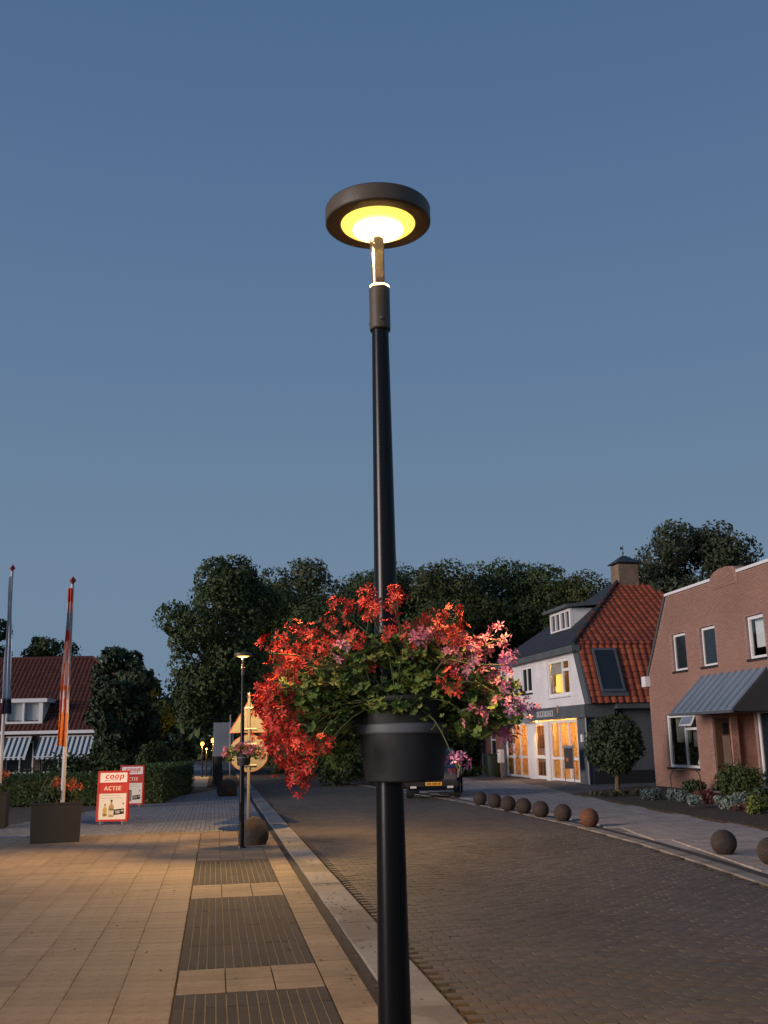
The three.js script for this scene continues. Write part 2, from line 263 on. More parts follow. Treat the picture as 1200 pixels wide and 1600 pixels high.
// one curved clay roof tile: w across, l along the slope, lip at the low end
function tileGeo(w, l) {
  const n = 5, pos = [], P = (i, j) => { const a = i / n; return [(a - .5) * w, Math.sin(a * Math.PI * 1.5 - .5) * w * .09 + (j ? .006 : .034), j ? l / 2 : -l / 2]; };
  for (let i = 0; i < n; i++) { const a = P(i, 0), b = P(i + 1, 0), c = P(i + 1, 1), d = P(i, 1); pos.push(...a, ...c, ...b, ...a, ...d, ...c); const e = [a[0], a[1] - .032, a[2]], g = [b[0], b[1] - .032, b[2]]; pos.push(...a, ...b, ...g, ...a, ...g, ...e); }
  const g = new THREE.BufferGeometry(); g.setAttribute('position', new THREE.Float32BufferAttribute(pos, 3)); g.computeVertexNormals(); return muv(g);
}
function tileRoof(parent, corners, geo, w, l, mats, maxParts, seed, name = 'roof_tile') {  // corners: low left, low right, ... of a flat face; local x runs along the eave
  const P = corners.map((c) => V(...c)), ex = P[1].clone().sub(P[0]).normalize(), nn = new THREE.Vector3().crossVectors(ex, P[2].clone().sub(P[0])).normalize(), ey = new THREE.Vector3().crossVectors(nn, ex);
  const q = P.map((p) => { const d = p.clone().sub(P[0]); return [d.dot(ex), d.dot(ey)]; });
  const hi = Math.max(...q.map((a) => a[1])), x0 = Math.min(...q.map((a) => a[0])), x1 = Math.max(...q.map((a) => a[0])), r = rng(seed), all = [];
  const basis = new THREE.Matrix4().makeBasis(ex, nn, ey.clone());   // tile z runs up the slope
  if (basis.determinant() < 0) basis.makeBasis(ex.clone().negate(), nn, ey);
  for (let j = 0; (j + .5) * l < hi; j++) for (let x = x0 + w / 2; x < x1; x += w) { const pt = [x, (j + .5) * l]; if (!inside(pt, q)) continue; const p = P[0].clone().addScaledVector(ex, pt[0] + (r() - .5) * .012).addScaledVector(ey, pt[1] + (r() - .5) * .012).addScaledVector(nn, .012 + r() * .008); all.push([p, (r() - .5) * .06, Math.floor(r() * mats.length), .8 + .4 * r()]); }
  const o = new THREE.Object3D(), c = new THREE.Color(), mtx = new THREE.Matrix4();
  const set = (e) => mtx.copy(basis).multiply(new THREE.Matrix4().makeRotationY(e[1])).setPosition(e[0]);
  for (const e of all.slice(0, maxParts)) { const m = shared(name, geo, mats[e[2]], parent); set(e).decompose(m.position, m.quaternion, m.scale); }
  const rest = all.slice(maxParts); if (!rest.length) return;
  const im = stuff(new THREE.InstancedMesh(geo, mats[0], rest.length)); im.name = name + 's'; im.castShadow = im.receiveShadow = true; parent.add(im);
  rest.forEach((e, i) => { im.setMatrixAt(i, set(e)); im.setColorAt(i, c.setRGB(e[3], e[3] * (.94 + .1 * r()), e[3])); });
}
function brickFace(parent, outline, holes, z, mats, seed) {
  const g = muv(new THREE.BoxGeometry(.21, .055, .014)), r = rng(seed), list = [], xs = outline.map((p) => p[0]), ys = outline.map((p) => p[1]);
  for (let j = 0, y = .04; y < Math.max(...ys); j++, y += .065) for (let x = Math.min(...xs) + (j % 2 ? .11 : 0) + .1; x < Math.max(...xs); x += .22) { if (!inside([x - .1, y], outline) || !inside([x + .1, y], outline)) continue; if (holes.some(([a, b, c, d]) => x > a - .1 && x < b + .1 && y > c - .03 && y < d + .03)) continue; list.push([x, y]); }
  const im = stuff(new THREE.InstancedMesh(g, mats[0], list.length)); im.name = 'bricks'; im.receiveShadow = true; parent.add(im); const o = new THREE.Object3D(), c = new THREE.Color();
  list.forEach(([x, y], i) => { o.position.set(x, y, z + r() * .003); o.updateMatrix(); im.setMatrixAt(i, o.matrix); const k = (.93 + .14 * r()) * (1 + .16 * perlin.noise(x * .5, y * .6, seed)); im.setColorAt(i, c.setRGB(k, k * (.97 + .05 * r()), k * (.97 + .05 * r()))); });
}
const turnOf = (ux, uz) => Math.atan2(-uz, ux);

// brick house at the right
{
  const h = thing('brick_house', 'pinkish brown brick house with flat roof and grey metal porch canopy', 'house', [10.35, 0, -33.49], turnOf(.15344, .98816));
  const out = [[-4.8, 0], [-4.8, 3.9], [-2.72, 6.6], [9.2, 6.6], [9.2, 0]];
  const holes = [[-2.52, -1.43, 3.94, 5.22], [-.33, .75, 3.94, 5.22], [2.76, 3.81, 3.94, 5.22], [-3.58, -1.14, .7, 2.5], [0, 2.72, .02, 2.5], [2.82, 5.4, .2, 2.5], [5.2, 6.3, 3.94, 5.22]];
  const wl = mesh('wall', wallWithHoles(out, holes, -.25, 0), M.mortar, h);
  brickFace(wl, out, holes, .004, M.brickClay, 5);
  mesh('shell', [wallWithHoles(out, [], -8.2, -8), span(-4.8, -4.6, 0, 3.9, -8, -.25), span(9.0, 9.2, 0, 6.6, -8, -.25), span(-2.72, 9, 6.4, 6.585, -8, -.25), poly3([[-4.8, 3.9, -8], [-4.8, 3.9, -.25], [-2.72, 6.585, -.25], [-2.72, 6.585, -8]], [[0, 1, 2, 3]])], M.brickClay[1], h);
  mesh('upper_floor', span(-4.5, 9, 2.62, 2.8, -7.9, -.26), M.plinth, h);
  mesh('coping', [span(-2.74, .82, 6.602, 6.69, -.32, .06), span(2.58, 9.25, 6.602, 6.69, -.32, .06)], M.white, h);
  mesh('gable_trim', rod(V(-4.83, 3.88, .03), V(-2.74, 6.62, .03), .05, .05, 6), M.slateGrey, h);
  const pr = mesh('parapet_block', new THREE.ExtrudeGeometry(new THREE.Shape([[.84, 6.3], [.84, 6.72], [1.05, 6.84], [1.45, 6.9], [1.95, 6.9], [2.35, 6.84], [2.56, 6.72], [2.56, 6.3]].map((p) => new THREE.Vector2(...p))), { depth: .45, bevelEnabled: false }).translate(0, 0, -.42), M.brickClay[1], h);
  brickFace(pr, [[.84, 6.3], [.84, 6.72], [1.45, 6.9], [1.95, 6.9], [2.56, 6.72], [2.56, 6.3]], [], .036, M.brickClay, 6);
  mesh('roof_vent', [span(.2, .75, 6.69, 6.86, -1.2, -.7), span(.15, .8, 6.862, 6.9, -1.25, -.65)], M.white, h);
  mesh('downpipe_box', span(-4.98, -4.62, 3.55, 3.92, .012, .2), M.white, h);
  for (const [a, b] of [[-2.52, -1.43], [-.33, .75]]) windowAt(h, a + .02, b - .02, 3.95, 5.2, -.07, { f: .075 });
  const wc = windowAt(h, 2.78, 3.79, 3.95, 5.2, -.07, { f: .085, glass: M.glass });
  const fold = new THREE.PlaneGeometry(.9, .85, 60, 1); { const p = fold.attributes.position; for (let i = 0; i < p.count; i++) p.setZ(i, .025 * Math.sin(p.getX(i) * 52)); fold.computeVertexNormals(); }
  mesh('curtain', fold.translate(3.28, 4.72, -.3), new THREE.MeshStandardMaterial({ color: rgb(.62, .66, .64), roughness: .95, side: THREE.DoubleSide }), wc);
  windowAt(h, 5.22, 6.28, 3.95, 5.2, -.07, { f: .085 });
  const lw = windowAt(h, -3.56, -1.16, .71, 2.48, -.07, { cols: [-2.2], rows: [[2.0, -2.2, -1.2]], f: .085, glass: M.glass });
  mesh('blind', span(-3.45, -2.26, 1.55, 2.4, -.34, -.33), std(rgb(.22, .22, .17), .95, tPlaster), lw);
  mesh('blind', span(-2.14, -1.26, 1.4, 1.97, -.34, -.33), std(rgb(.22, .22, .17), .95, tPlaster), lw);
  mesh('vent_sash', [rbox(.94, .38, .035, .01).rotateX(-.5).translate(-1.68, 2.26, .07)], M.white, lw);
  mesh('vent_pane', [box(.82, .29, .006).rotateX(-.5).translate(-1.68, 2.272, .092)], M.zinc, lw);
  mesh('vase', new THREE.LatheGeometry([[0, 0], [.06, 0], [.1, .08], [.05, .2], [.06, .26]].map((p) => new THREE.Vector2(...p)), 14).translate(-1.5, .8, -.22), M.white, lw);
  mesh('window_ledge', span(-3.56, -1.16, .7, .78, -.55, -.26), M.whiteWall, lw);
  const bw = windowAt(h, 2.84, 5.38, .22, 2.48, -.05, { cols: [4.1], f: .1 });
  // porch recess
  const po = mesh('porch', [span(-.12, 0, 0, 2.5, -1.9, -.25), span(-.12, 2.95, 0, 2.5, -2.02, -1.9), span(2.72, 2.82, 0, 2.5, -1.9, -.25)], M.brickClay[1], h);
  mesh('porch_ceiling', span(-.12, 2.95, 2.502, 2.6, -2.02, -.25), M.plinth, po);
  mesh('porch_step', span(.002, 2.718, 0, .07, -1.89, .25), M.kerb, po);
  const door = mesh('door', span(.002, .05, .08, 2.3, -.54, -.06), M.wood, h);
  mesh('door_panel', span(.05, .062, .25, 1.75, -.53, -.29), std(rgb(.36, .26, .2), .7, tPlaster), door); mesh('door_pane', span(.051, .06, 1.8, 2.15, -.5, -.32), M.glassDark, door);
  mesh('brick_pier', span(.002, .14, .07, 2.5, -.8, -.56), M.brickClay[0], h);
  // canopy
  const aw = mesh('canopy', [poly3([[-.3, 3.65, .02], [3.8, 3.65, .02], [3.8, 2.48, 1.2], [-.3, 2.48, 1.2], [-.3, 3.6, .02], [3.8, 3.6, .02], [3.8, 2.43, 1.19], [-.3, 2.43, 1.19]], [[0, 3, 2, 1], [4, 5, 6, 7], [3, 7, 6, 2], [0, 1, 5, 4]])], M.zinc, h);
  for (let i = 0; i <= 9; i++) { const x = -.28 + i * 4.06 / 9; mesh('seam', poly3([[x - .012, 3.655, .03], [x + .012, 3.655, .03], [x + .012, 2.485, 1.21], [x - .012, 2.485, 1.21], [x - .012, 3.69, .055], [x + .012, 3.69, .055], [x + .012, 2.52, 1.235], [x - .012, 2.52, 1.235]], [[4, 7, 6, 5], [0, 3, 7, 4], [1, 5, 6, 2], [3, 2, 6, 7]]), M.zinc, aw); }
  for (const x of [-.3, 3.8]) mesh('cheek', poly3([[x, 3.6, .02], [x, 2.43, .02], [x, 2.43, 1.18], [x + .02, 3.6, .02], [x + .02, 2.43, .02], [x + .02, 2.43, 1.18]], [[0, 1, 2], [3, 5, 4], [1, 4, 5, 2]]), M.darkMetal, aw);
  mesh('gutter', span(-.34, 3.86, 2.39, 2.47, 1.2, 1.29), M.slateGrey, aw);
  mesh('soffit', span(-.28, 3.78, 2.4, 2.425, .02, 1.18), M.plinth, aw);
}

// white corner house with red and slate mansard
{
  const h = thing('corner_house', 'white walled house with red tiled mansard roof and glowing glazed shopfront', 'house', [6.92, 0, -45.23], turnOf(.19016, .98175));
  const out = [[-6.8, 2.6], [4.62, 2.6], [4.42, 3.05], [3.45, 5.2], [-6.8, 5.2]], holes = [[.17, 2.83, 3.49, 5.03], [-3.38, -1.9, 3.8, 5.03]];
  mesh('upper_wall', wallWithHoles(out, holes, -.22, 0), M.whiteWall, h);
  // ground floor side, piers
  const gw = mesh('side_wall', [span(4.2, 4.4, 0, 3.0, -8.6, -.2), span(-6.8, 4.4, 0, 3.0, -8.8, -8.6), span(-6.8, -6.6, 0, 5.2, -8.6, -.2)], M.greyWall, h);
  mesh('plinth', span(4.4, 4.425, 0, .5, -8.6, -.2), M.plinth, gw);
  mesh('pier', span(3.36, 4.4, 0, 2.55, -.2, 0), M.greyWall, h); mesh('pier', span(-6.8, -6.29, 0, 2.55, -.2, 0), M.greyWall, h);
  mesh('upper_floor', span(-6.6, 4.15, 2.75, 2.95, -8.5, -.23), M.whiteWall, h);
  mesh('back_partition', span(-6.6, 4.15, .0, 2.74, -1.5, -1.4), M.whiteWall, h);
  const fa = mesh('fascia', [span(-6.85, 4.62, 2.55, 3.05, .004, .16), span(4.43, 4.62, 2.55, 3.05, -1.1, .003)], M.slateGrey, h);
  mesh('fascia_panel', span(-3.2, -1.75, 2.5, 3.07, .162, .3), M.zinc, fa);
  mesh('side_gutter', span(4.41, 4.85, 2.86, 3.05, -8.6, -1.102), M.slateGrey, h);
  // raised, unreadable-thin letters on the fascia
  const font = await new FontLoader().loadAsync('fonts/droid/droid_sans_regular.typeface.json');
  { let x = -.95; for (const ch of 'ICCIIIIICI') { const g = new TextGeometry(ch, { font, size: .24, depth: .03, curveSegments: 3 }); g.scale(ch === 'I' ? .9 : 1.05, 1, 1).translate(x, 2.68, .162); mesh('letter', g, M.white, fa); x += ch === 'I' ? .19 : .27; } }
  mesh('fascia_clip', span(1.62, 1.8, 2.8, 3.1, .162, .19), std(rgb(.35, .2, .12), .7), fa);
  // shopfront glazing, curtains and the lamps behind them
  windowAt(h, -6.27, -2.98, .04, 2.5, -.02, { cols: [-5.2, -4.1], rows: [[.95]], f: .1, glass: M.glass, sill: false });
  windowAt(h, .06, 3.34, .04, 2.5, -.02, { cols: [1.2, 2.3], rows: [[.95]], f: .1, glass: M.glass, sill: false });
  mesh('door_surround', span(-2.975, -2.15, .0, 2.5, -.2, -.05), M.white, h); mesh('door_surround', span(-.55, -.0, .0, 2.5, -.2, .02), M.white, h);
  const dr = windowAt(h, -2.14, -.56, .03, 2.48, -.06, { rows: [[.98]], f: .14, glass: M.glass, sill: false }); dr.name = 'door';
  { const r = rng(77); for (let i = 0; i < 11; i++) { const x = -1.92 + i * .115; mesh('cane', span(x, x + .03 + r() * .035, .18, 2.3, -.17, -.14), [M.wood, std(rgb(.4, .16, .05), .7), std(rgb(.06, .04, .03), .7)][i % 3], dr); } }
  mesh('handle', rod(V(-.66, 1.0, .0), V(-.66, 1.35, .0), .015), M.steel, dr);
  const cloth = new THREE.MeshPhysicalMaterial({ color: rgb(.80, .52, .20), roughness: 1, transmission: .5, thickness: 0, side: THREE.DoubleSide });
  for (const [a, b] of [[-6.2, -2.98], [-2.2, -.45], [.1, 3.3]]) { const n = Math.round((b - a) * 40), p = new THREE.PlaneGeometry(b - a, 2.44, n, 1), q = p.attributes.position; for (let i = 0; i < q.count; i++) q.setZ(i, .035 * Math.sin(q.getX(i) * 31 + Math.sin(q.getX(i) * 5) * 2)); p.computeVertexNormals(); mesh('curtain', p.translate((a + b) / 2, 1.27, -.32), cloth, h); }
  const bulbMat = new THREE.MeshStandardMaterial({ color: 0, emissive: rgb(1, .62, .2), emissiveIntensity: 6 });
  for (const x of [-5.4, -3.8, -1.4, .9, 2.5]) {
    mesh('ceiling_bulb', new THREE.SphereGeometry(.06, 12, 8).translate(x, 2.3, -.95), bulbMat, h);
    const l = new THREE.PointLight(rgb(1, .46, .09), x === -1.4 ? 6.2 : 4.4, 0, 2); l.position.set(x, 2.2, -.95); l.castShadow = true; h.add(l); l.name = 'bulb_light';
  }
  mesh('porch_floor', span(-6.25, 3.3, -.05, .03, -1.38, -.21), M.kerb, h);
  mesh('spot_lamp', cyl(.05, .05, .05, -1.3, 2.49, .09, 14), new THREE.MeshStandardMaterial({ color: rgb(.9, .8, .6), emissive: rgb(1, .68, .3), emissiveIntensity: 5 }), h);
  { const l = new THREE.SpotLight(rgb(1, .58, .2), 9, 0, 1.15, .5, 2); l.position.set(-1.3, 2.47, .12); l.target.position.set(-1.3, 0, .2); l.castShadow = true; l.name = 'spot_lamp_light'; h.add(l, l.target); }
  // upper windows
  const uw = windowAt(h, .19, 2.81, 3.5, 5.02, -.03, { cols: [1.95], rows: [[4.55, 1.95, 2.75]], f: .12, glass: M.glass, sillMat: M.white });
  mesh('blind', span(.32, 1.88, 4.42, 4.9, -.14, -.13), std(rgb(.5, .48, .42), .95, tPlaster), uw);
  mesh('curtain', span(.33, .55, 3.62, 4.42, -.17, -.14), std(rgb(.4, .34, .27), .95), uw);
  mesh('room', [span(-.2, 3.3, 3.3, 3.4, -2.6, -.23), span(-.2, 3.3, 5.15, 5.25, -2.6, -.23), span(-.3, -.2, 3.3, 5.25, -2.6, -.23), span(3.3, 3.35, 3.3, 5.25, -2.6, -.23), span(-.2, 3.3, 3.3, 5.25, -2.7, -2.6)], std(rgb(.42, .32, .22), .95, tPlaster), h);
  mesh('table_lamp', [cyl(.03, .03, .2, .45, 3.55, -.25), cyl(.13, .1, .2, .45, 3.75, -.25)], M.whiteWall, uw);
  mesh('lamp_shade', new THREE.CylinderGeometry(.17, .2, .85, 24, 1, true).translate(.62, 4.12, -.42), new THREE.MeshStandardMaterial({ color: rgb(.7, .5, .2), emissive: rgb(1, .52, .07), emissiveIntensity: 1.6, roughness: 1, side: THREE.DoubleSide }), h);
  { const l = new THREE.PointLight(rgb(1, .58, .18), 1.2, 0, 2); l.position.set(.62, 4.75, -.42); l.castShadow = true; l.name = 'room_light'; h.add(l); }
  windowAt(h, -3.36, -1.92, 3.81, 5.02, -.03, { cols: [-2.65], f: .11 });
  mesh('slanted_trim', wallWithHoles([[4.43, 3.055], [4.95, 3.055], [3.98, 5.15], [3.47, 5.15]], [], -.03, .05), M.slateGrey, h);
  mesh('eaves_board', span(-6.95, 4.02, 5.16, 5.42, -.05, .28), M.slateGrey, h);
  // roof
  const A = [-.4, 8.7, -3.85], B = [-.4, 8.7, -4.8], rf = mesh('roof', poly3([[-6.95, 5.4, .22], [3.9, 5.4, .22], A, B, [3.9, 5.4, -8.9], [-6.95, 5.4, -8.9]], [[0, 1, 2], [4, 5, 3], [5, 0, 2, 3], [1, 4, 3, 2]]), M.slate, h);
  const steep = [[4.86, 3.06, -8.7], [4.86, 3.06, .0], [3.86, 5.42, .0], [3.86, 5.42, -8.7]];
  const ms = mesh('mansard', [poly3(steep, [[0, 3, 2, 1]]), poly3([[4.86, 3.06, -.0], [4.3, 3.06, -.0], [3.6, 5.42, -.0], [3.86, 5.42, -.0]], [[0, 3, 2, 1]])], M.tiles[3], h);
  const tg = tileGeo(.29, .265);
  const skyHole = (e) => e;
  tileRoof(ms, [[4.87, 3.06, -.02], [4.87, 3.06, -.02 - 5.6], [3.87, 5.42, -5.62], [3.87, 5.42, -.02]].map((p) => p), tg, .29, .265, M.tiles, 170, 3);
  tileRoof(rf, [[3.92, 5.42, .2], [3.92, 5.42, -8.88], B, A], tg, .29, .265, M.tiles, 130, 4);
  // slate courses
  { const g = []; for (let j = 0; j < 19; j++) { const f = j / 20, y = 5.42 + 3.3 * f, z = .24 - 4.07 * f, xa = -6.95 + 6.55 * f, xb = 3.9 - 4.3 * f; g.push(new THREE.BoxGeometry(xb - xa, .014, .3).rotateX(.66).translate((xa + xb) / 2, y + .12, z - .1)); } stuff(mesh('slate_courses', g, M.slate, rf)); }
  for (let i = 0; i < 13; i++) { const f = (i + .5) / 13, a = V(3.95, 5.45, .22).lerp(V(-.4, 8.74, -3.85), f), d = V(-4.35, 3.29, -4.07).normalize().multiplyScalar(.24); mesh('hip_tile', rod(a.clone().sub(d), a.clone().add(d), .11, .085, 10), i % 3 ? M.tilesOld[0] : M.slate, rf); }
  // roof window in the steep red face
  const sk = mesh('roof_window', [[-1.55, -1.47, 3.52, 5.28], [-.63, -.55, 3.52, 5.28]].map(([a, b, c, d]) => { const X = (y) => 4.93 - (y - 3.06) * .4237; return poly3([[X(c), c, a], [X(c), c, b], [X(d), d, b], [X(d), d, a], [X(c) + .09, c, a], [X(c) + .09, c, b], [X(d) + .09, d, b], [X(d) + .09, d, a]], [[4, 7, 6, 5], [0, 4, 5, 1], [1, 5, 6, 2], [2, 6, 7, 3], [3, 7, 4, 0]]); }).concat([[3.52, 3.62], [5.18, 5.28]].map(([c, d]) => { const X = (y) => 4.93 - (y - 3.06) * .4237; return poly3([[X(c) + .09, c, -1.47], [X(c) + .09, c, -.63], [X(d) + .09, d, -.63], [X(d) + .09, d, -1.47], [X(c), c, -1.47], [X(c), c, -.63]], [[0, 3, 2, 1], [4, 0, 1, 5]]); })), M.slateGrey, h);
  mesh('pane', poly3([[4.93 - .56 * .4237 + .06, 3.62, -1.47], [4.93 - .56 * .4237 + .06, 3.62, -.63], [4.93 - 2.12 * .4237 + .06, 5.18, -.63], [4.93 - 2.12 * .4237 + .06, 5.18, -1.47]], [[0, 3, 2, 1]]), M.glassDark, sk);
  mesh('flashing', poly3([[4.93 - .28 * .4237 + .03, 3.34, -1.65], [4.93 - .28 * .4237 + .03, 3.34, -.5], [4.93 - .46 * .4237 + .03, 3.52, -.5], [4.93 - .46 * .4237 + .03, 3.52, -1.65]], [[0, 3, 2, 1]]), M.slateGrey, sk);
  // dormer
  const dm = mesh('dormer', [span(-1.75, .82, 6.38, 6.5, -1.1, -.96), span(-1.75, .82, 7.2, 7.32, -1.1, -.96), span(-1.75, -1.6, 6.5, 7.2, -1.1, -.96), span(.67, .82, 6.5, 7.2, -1.1, -.96), span(-.55, -.37, 6.5, 7.2, -1.1, -.962), span(-1.12, -1.03, 6.5, 7.2, -1.1, -.964), span(.11, .2, 6.5, 7.2, -1.1, -.964), poly3([[.815, 6.36, -1.0], [.815, 7.32, -1.0], [.815, 7.32, -2.4]], [[0, 1, 2]]), poly3([[-1.745, 6.36, -1.0], [-1.745, 7.32, -1.0], [-1.745, 7.32, -2.4]], [[0, 2, 1]])], M.white, h);
  for (const [a, b] of [[-1.6, -1.12], [-1.03, -.55], [-.37, .11], [.2, .67]]) mesh('pane', span(a, b, 6.5, 7.2, -1.06, -1.05), M.glassDark, dm);
  mesh('dormer_roof', [poly3([[-2.0, 7.33, -.7], [1.1, 7.33, -.7], [1.1, 7.48, -2.75], [-2.0, 7.48, -2.75], [-2.0, 7.46, -.7], [1.1, 7.46, -.7], [1.1, 7.6, -2.75], [-2.0, 7.6, -2.75]], [[4, 5, 6, 7], [0, 1, 5, 4], [1, 2, 6, 5], [3, 0, 4, 7], [3, 2, 1, 0]])], M.slateGrey, dm);
  // chimney
  const ch = mesh('chimney', [span(-.95, -.05, 8.0, 9.45, -4.7, -3.75)], std(rgb(.26, .19, .13), .9, tClay), rf);
  mesh('chimney_cap', [new THREE.CylinderGeometry(.12, .78, .34, 4).rotateY(Math.PI / 4).translate(-.5, 9.72, -4.22), box(1.12, .05, 1.12, -.5, 9.53, -4.22)], M.darkMetal, rf);
  mesh('weather_vane', [cyl(.018, .012, .55, -.5, 9.86, -4.22, 6), box(.34, .02, .02, -.5, 10.25, -4.22), box(.02, .12, .1, -.66, 10.28, -4.22), new THREE.SphereGeometry(.05, 8, 6).translate(-.5, 10.02, -4.22)], M.darkMetal, rf);
  mesh('downpipe', rod(V(4.46, .0, .06), V(4.46, 2.55, .06), .045), M.galv, h);
  mesh('wall_light', rbox(.14, .3, .1, .02, 3.95, 1.75, .055), M.white, h);
}
// brick terrace beyond the white house
{
  const h = thing('terrace_house', 'low pink brick house with tall white framed windows beyond the white house', 'house', [6.92, 0, -45.23], turnOf(.19016, .98175));
  const holes = [[-15.5, -14.3, .9, 2.35], [-13.0, -11.8, .62, 2.25], [-10.75, -9.85, .02, 2.3], [-9.05, -8.0, .66, 2.25]];
  const out = [[-18.3, 0], [-6.84, 0], [-6.84, 3.45], [-18.3, 3.45]];
  const w = mesh('wall', [wallWithHoles(out, holes, -.22, 0), span(-18.3, -18.1, 0, 3.45, -8, -.22), span(-18.3, -6.84, 0, 3.45, -8.2, -8), poly3([[-18.3, 3.45, 0], [-18.3, 6.6, -4], [-18.3, 3.45, -8]], [[0, 1, 2]])], M.pinkClay, h);
  brickFace(w, out, holes, .004, [M.pinkClay], 8);
  windowAt(h, -15.48, -14.32, .92, 2.33, -.06, { rows: [[1.85]], f: .08 }); windowAt(h, -12.98, -11.82, .64, 2.23, -.06, { rows: [[1.75]], f: .08 }); windowAt(h, -9.03, -8.02, .68, 2.23, -.06, { rows: [[1.75]], f: .08 });
  const d = mesh('door', span(-10.68, -9.92, .02, 2.0, -.14, -.09), std(rgb(.05, .08, .13), .5), h); mesh('door_frame', [span(-10.75, -10.68, .02, 2.3, -.16, -.04), span(-9.92, -9.85, .02, 2.3, -.16, -.04), span(-10.68, -9.92, 2.0, 2.07, -.16, -.04), span(-10.68, -9.92, 2.23, 2.3, -.16, -.04)], M.white, d); mesh('fanlight', span(-10.68, -9.92, 2.07, 2.23, -.12, -.1), M.glassDark, d);
  const rf = mesh('roof', poly3([[-18.5, 3.42, .3], [-6.86, 3.42, .3], [-6.86, 6.62, -4], [-18.5, 6.62, -4], [-18.5, 3.42, -8.3], [-6.86, 3.42, -8.3]], [[0, 1, 2, 3], [3, 2, 5, 4]]), M.tiles[1], h);
  tileRoof(rf, [[-18.5, 3.44, .3], [-6.86, 3.44, .3], [-6.86, 6.64, -4], [-18.5, 6.64, -4]], tileGeo(.3, .33), .3, .33, M.tiles, 0, 9);
  mesh('eaves_board', span(-18.5, -6.86, 3.28, 3.42, .0, .32), M.white, h);
  mesh('chimney', span(-7.7, -7.1, 5.9, 7.3, -4.3, -3.7), M.pinkClay, rf);
}
// house with striped awnings, far left
{
  const h = thing('gabled_house', 'house with broad dark red tiled roof and blue striped awnings', 'house', [-20, 0, -60], .03);
  const holes = [[-7.4, -2.6, .4, 2.2], [-1.9, -.3, .4, 2.2], [.1, 3.2, .4, 2.2]];
  mesh('wall', [wallWithHoles([[-9, 0], [4.6, 0], [4.6, 2.8], [-9, 2.8]], holes, -.3, 0), span(4.3, 4.6, 0, 2.8, -9, -.3), span(-9, 4.6, 0, 2.8, -9.3, -9)], std(rgb(.14, .10, .075), .9, tClay), h);
  for (const [a, b, c] of [[-7.38, -2.62, [-5]], [-1.88, -.32, [-1.1]], [.12, 3.18, [1.1, 2.1]]]) windowAt(h, a, b, .42, 2.18, -.08, { cols: c, f: .08 });
  const rf = mesh('roof', poly3([[-9.3, 2.75, .4], [4.9, 2.75, .4], [3.5, 6.0, -3.4], [1.6, 7.3, -4.9], [-9.3, 7.3, -4.9], [3.5, 6.0, -6.4], [4.9, 2.75, -9.8], [-9.3, 2.75, -9.8]], [[0, 1, 2, 3, 4], [1, 6, 5, 2], [2, 5, 3], [4, 3, 5, 6, 7]]), M.tilesOld[0], h);
  tileRoof(rf, [[-9.3, 2.77, .41], [4.9, 2.77, .41], [3.5, 6.02, -3.39], [1.6, 7.32, -4.89], [-9.3, 7.32, -4.89]], tileGeo(.26, .32), .26, .32, M.tilesOld, 0, 10);
  mesh('ridge', rod(V(-9.3, 7.33, -4.9), V(1.6, 7.33, -4.9), .1, .1, 8), M.tilesOld[1], rf); mesh('hip', [rod(V(1.6, 7.33, -4.9), V(3.5, 6.03, -3.4), .09, .09, 8), rod(V(3.5, 6.03, -3.4), V(4.9, 2.8, .4), .09, .09, 8)], M.tilesOld[1], rf);
  mesh('eaves_board', span(-9.3, 4.9, 2.6, 2.78, .3, .5), M.white, h);
  const d = mesh('dormer', [span(-2.15, .1, 3.2, 3.32, -.5, .0), span(-2.15, -1.95, 3.32, 4.4, -.5, .0), span(-.12, .1, 3.32, 4.4, -.5, .0), span(-1.08, -.96, 3.32, 4.4, -.5, -.01), span(-2.3, .35, 4.4, 4.62, -1.9, .12), span(-2.15, -2.05, 3.2, 4.4, -2, -.5), span(.0, .1, 3.2, 4.4, -2, -.5)], M.white, h);
  for (const [a, b] of [[-1.95, -1.08], [-.96, -.12]]) { mesh('pane', span(a, b, 3.32, 4.4, -.12, -.1), M.glass, d); mesh('curtain', span(a + .06, b - .06, 3.38, 4.4, -.3, -.27), M.curtain, d); }
  mesh('roof_window', box(.5, .6, .06).rotateX(-.85).translate(2.75, 4.15, -1.05), M.zinc, h);
  const navy = std(rgb(.02, .05, .09), .9), pale = std(rgb(.62, .68, .68), .9);
  for (const [a, b, n] of [[-7.3, -2.7, 30], [-1.85, -.4, 10], [.05, 3.15, 22]]) {
    const aw = mesh('awning', [rod(V(a, 2.45, .12), V(b, 2.45, .12), .05), rod(V(a, 1.33, 1.15), V(b, 1.33, 1.15), .03)], M.white, h);
    for (let i = 0; i < n; i++) { const x = a + i * (b - a) / n, x2 = x + (b - a) / n; mesh('stripe', poly3([[x, 2.45, .14], [x2, 2.45, .14], [x2, 1.35, 1.15], [x, 1.35, 1.15], [x, 1.2, 1.16], [x2, 1.2, 1.16]], [[0, 3, 2, 1], [3, 4, 5, 2]]), i % 2 ? pale : navy, aw); }
  }
}
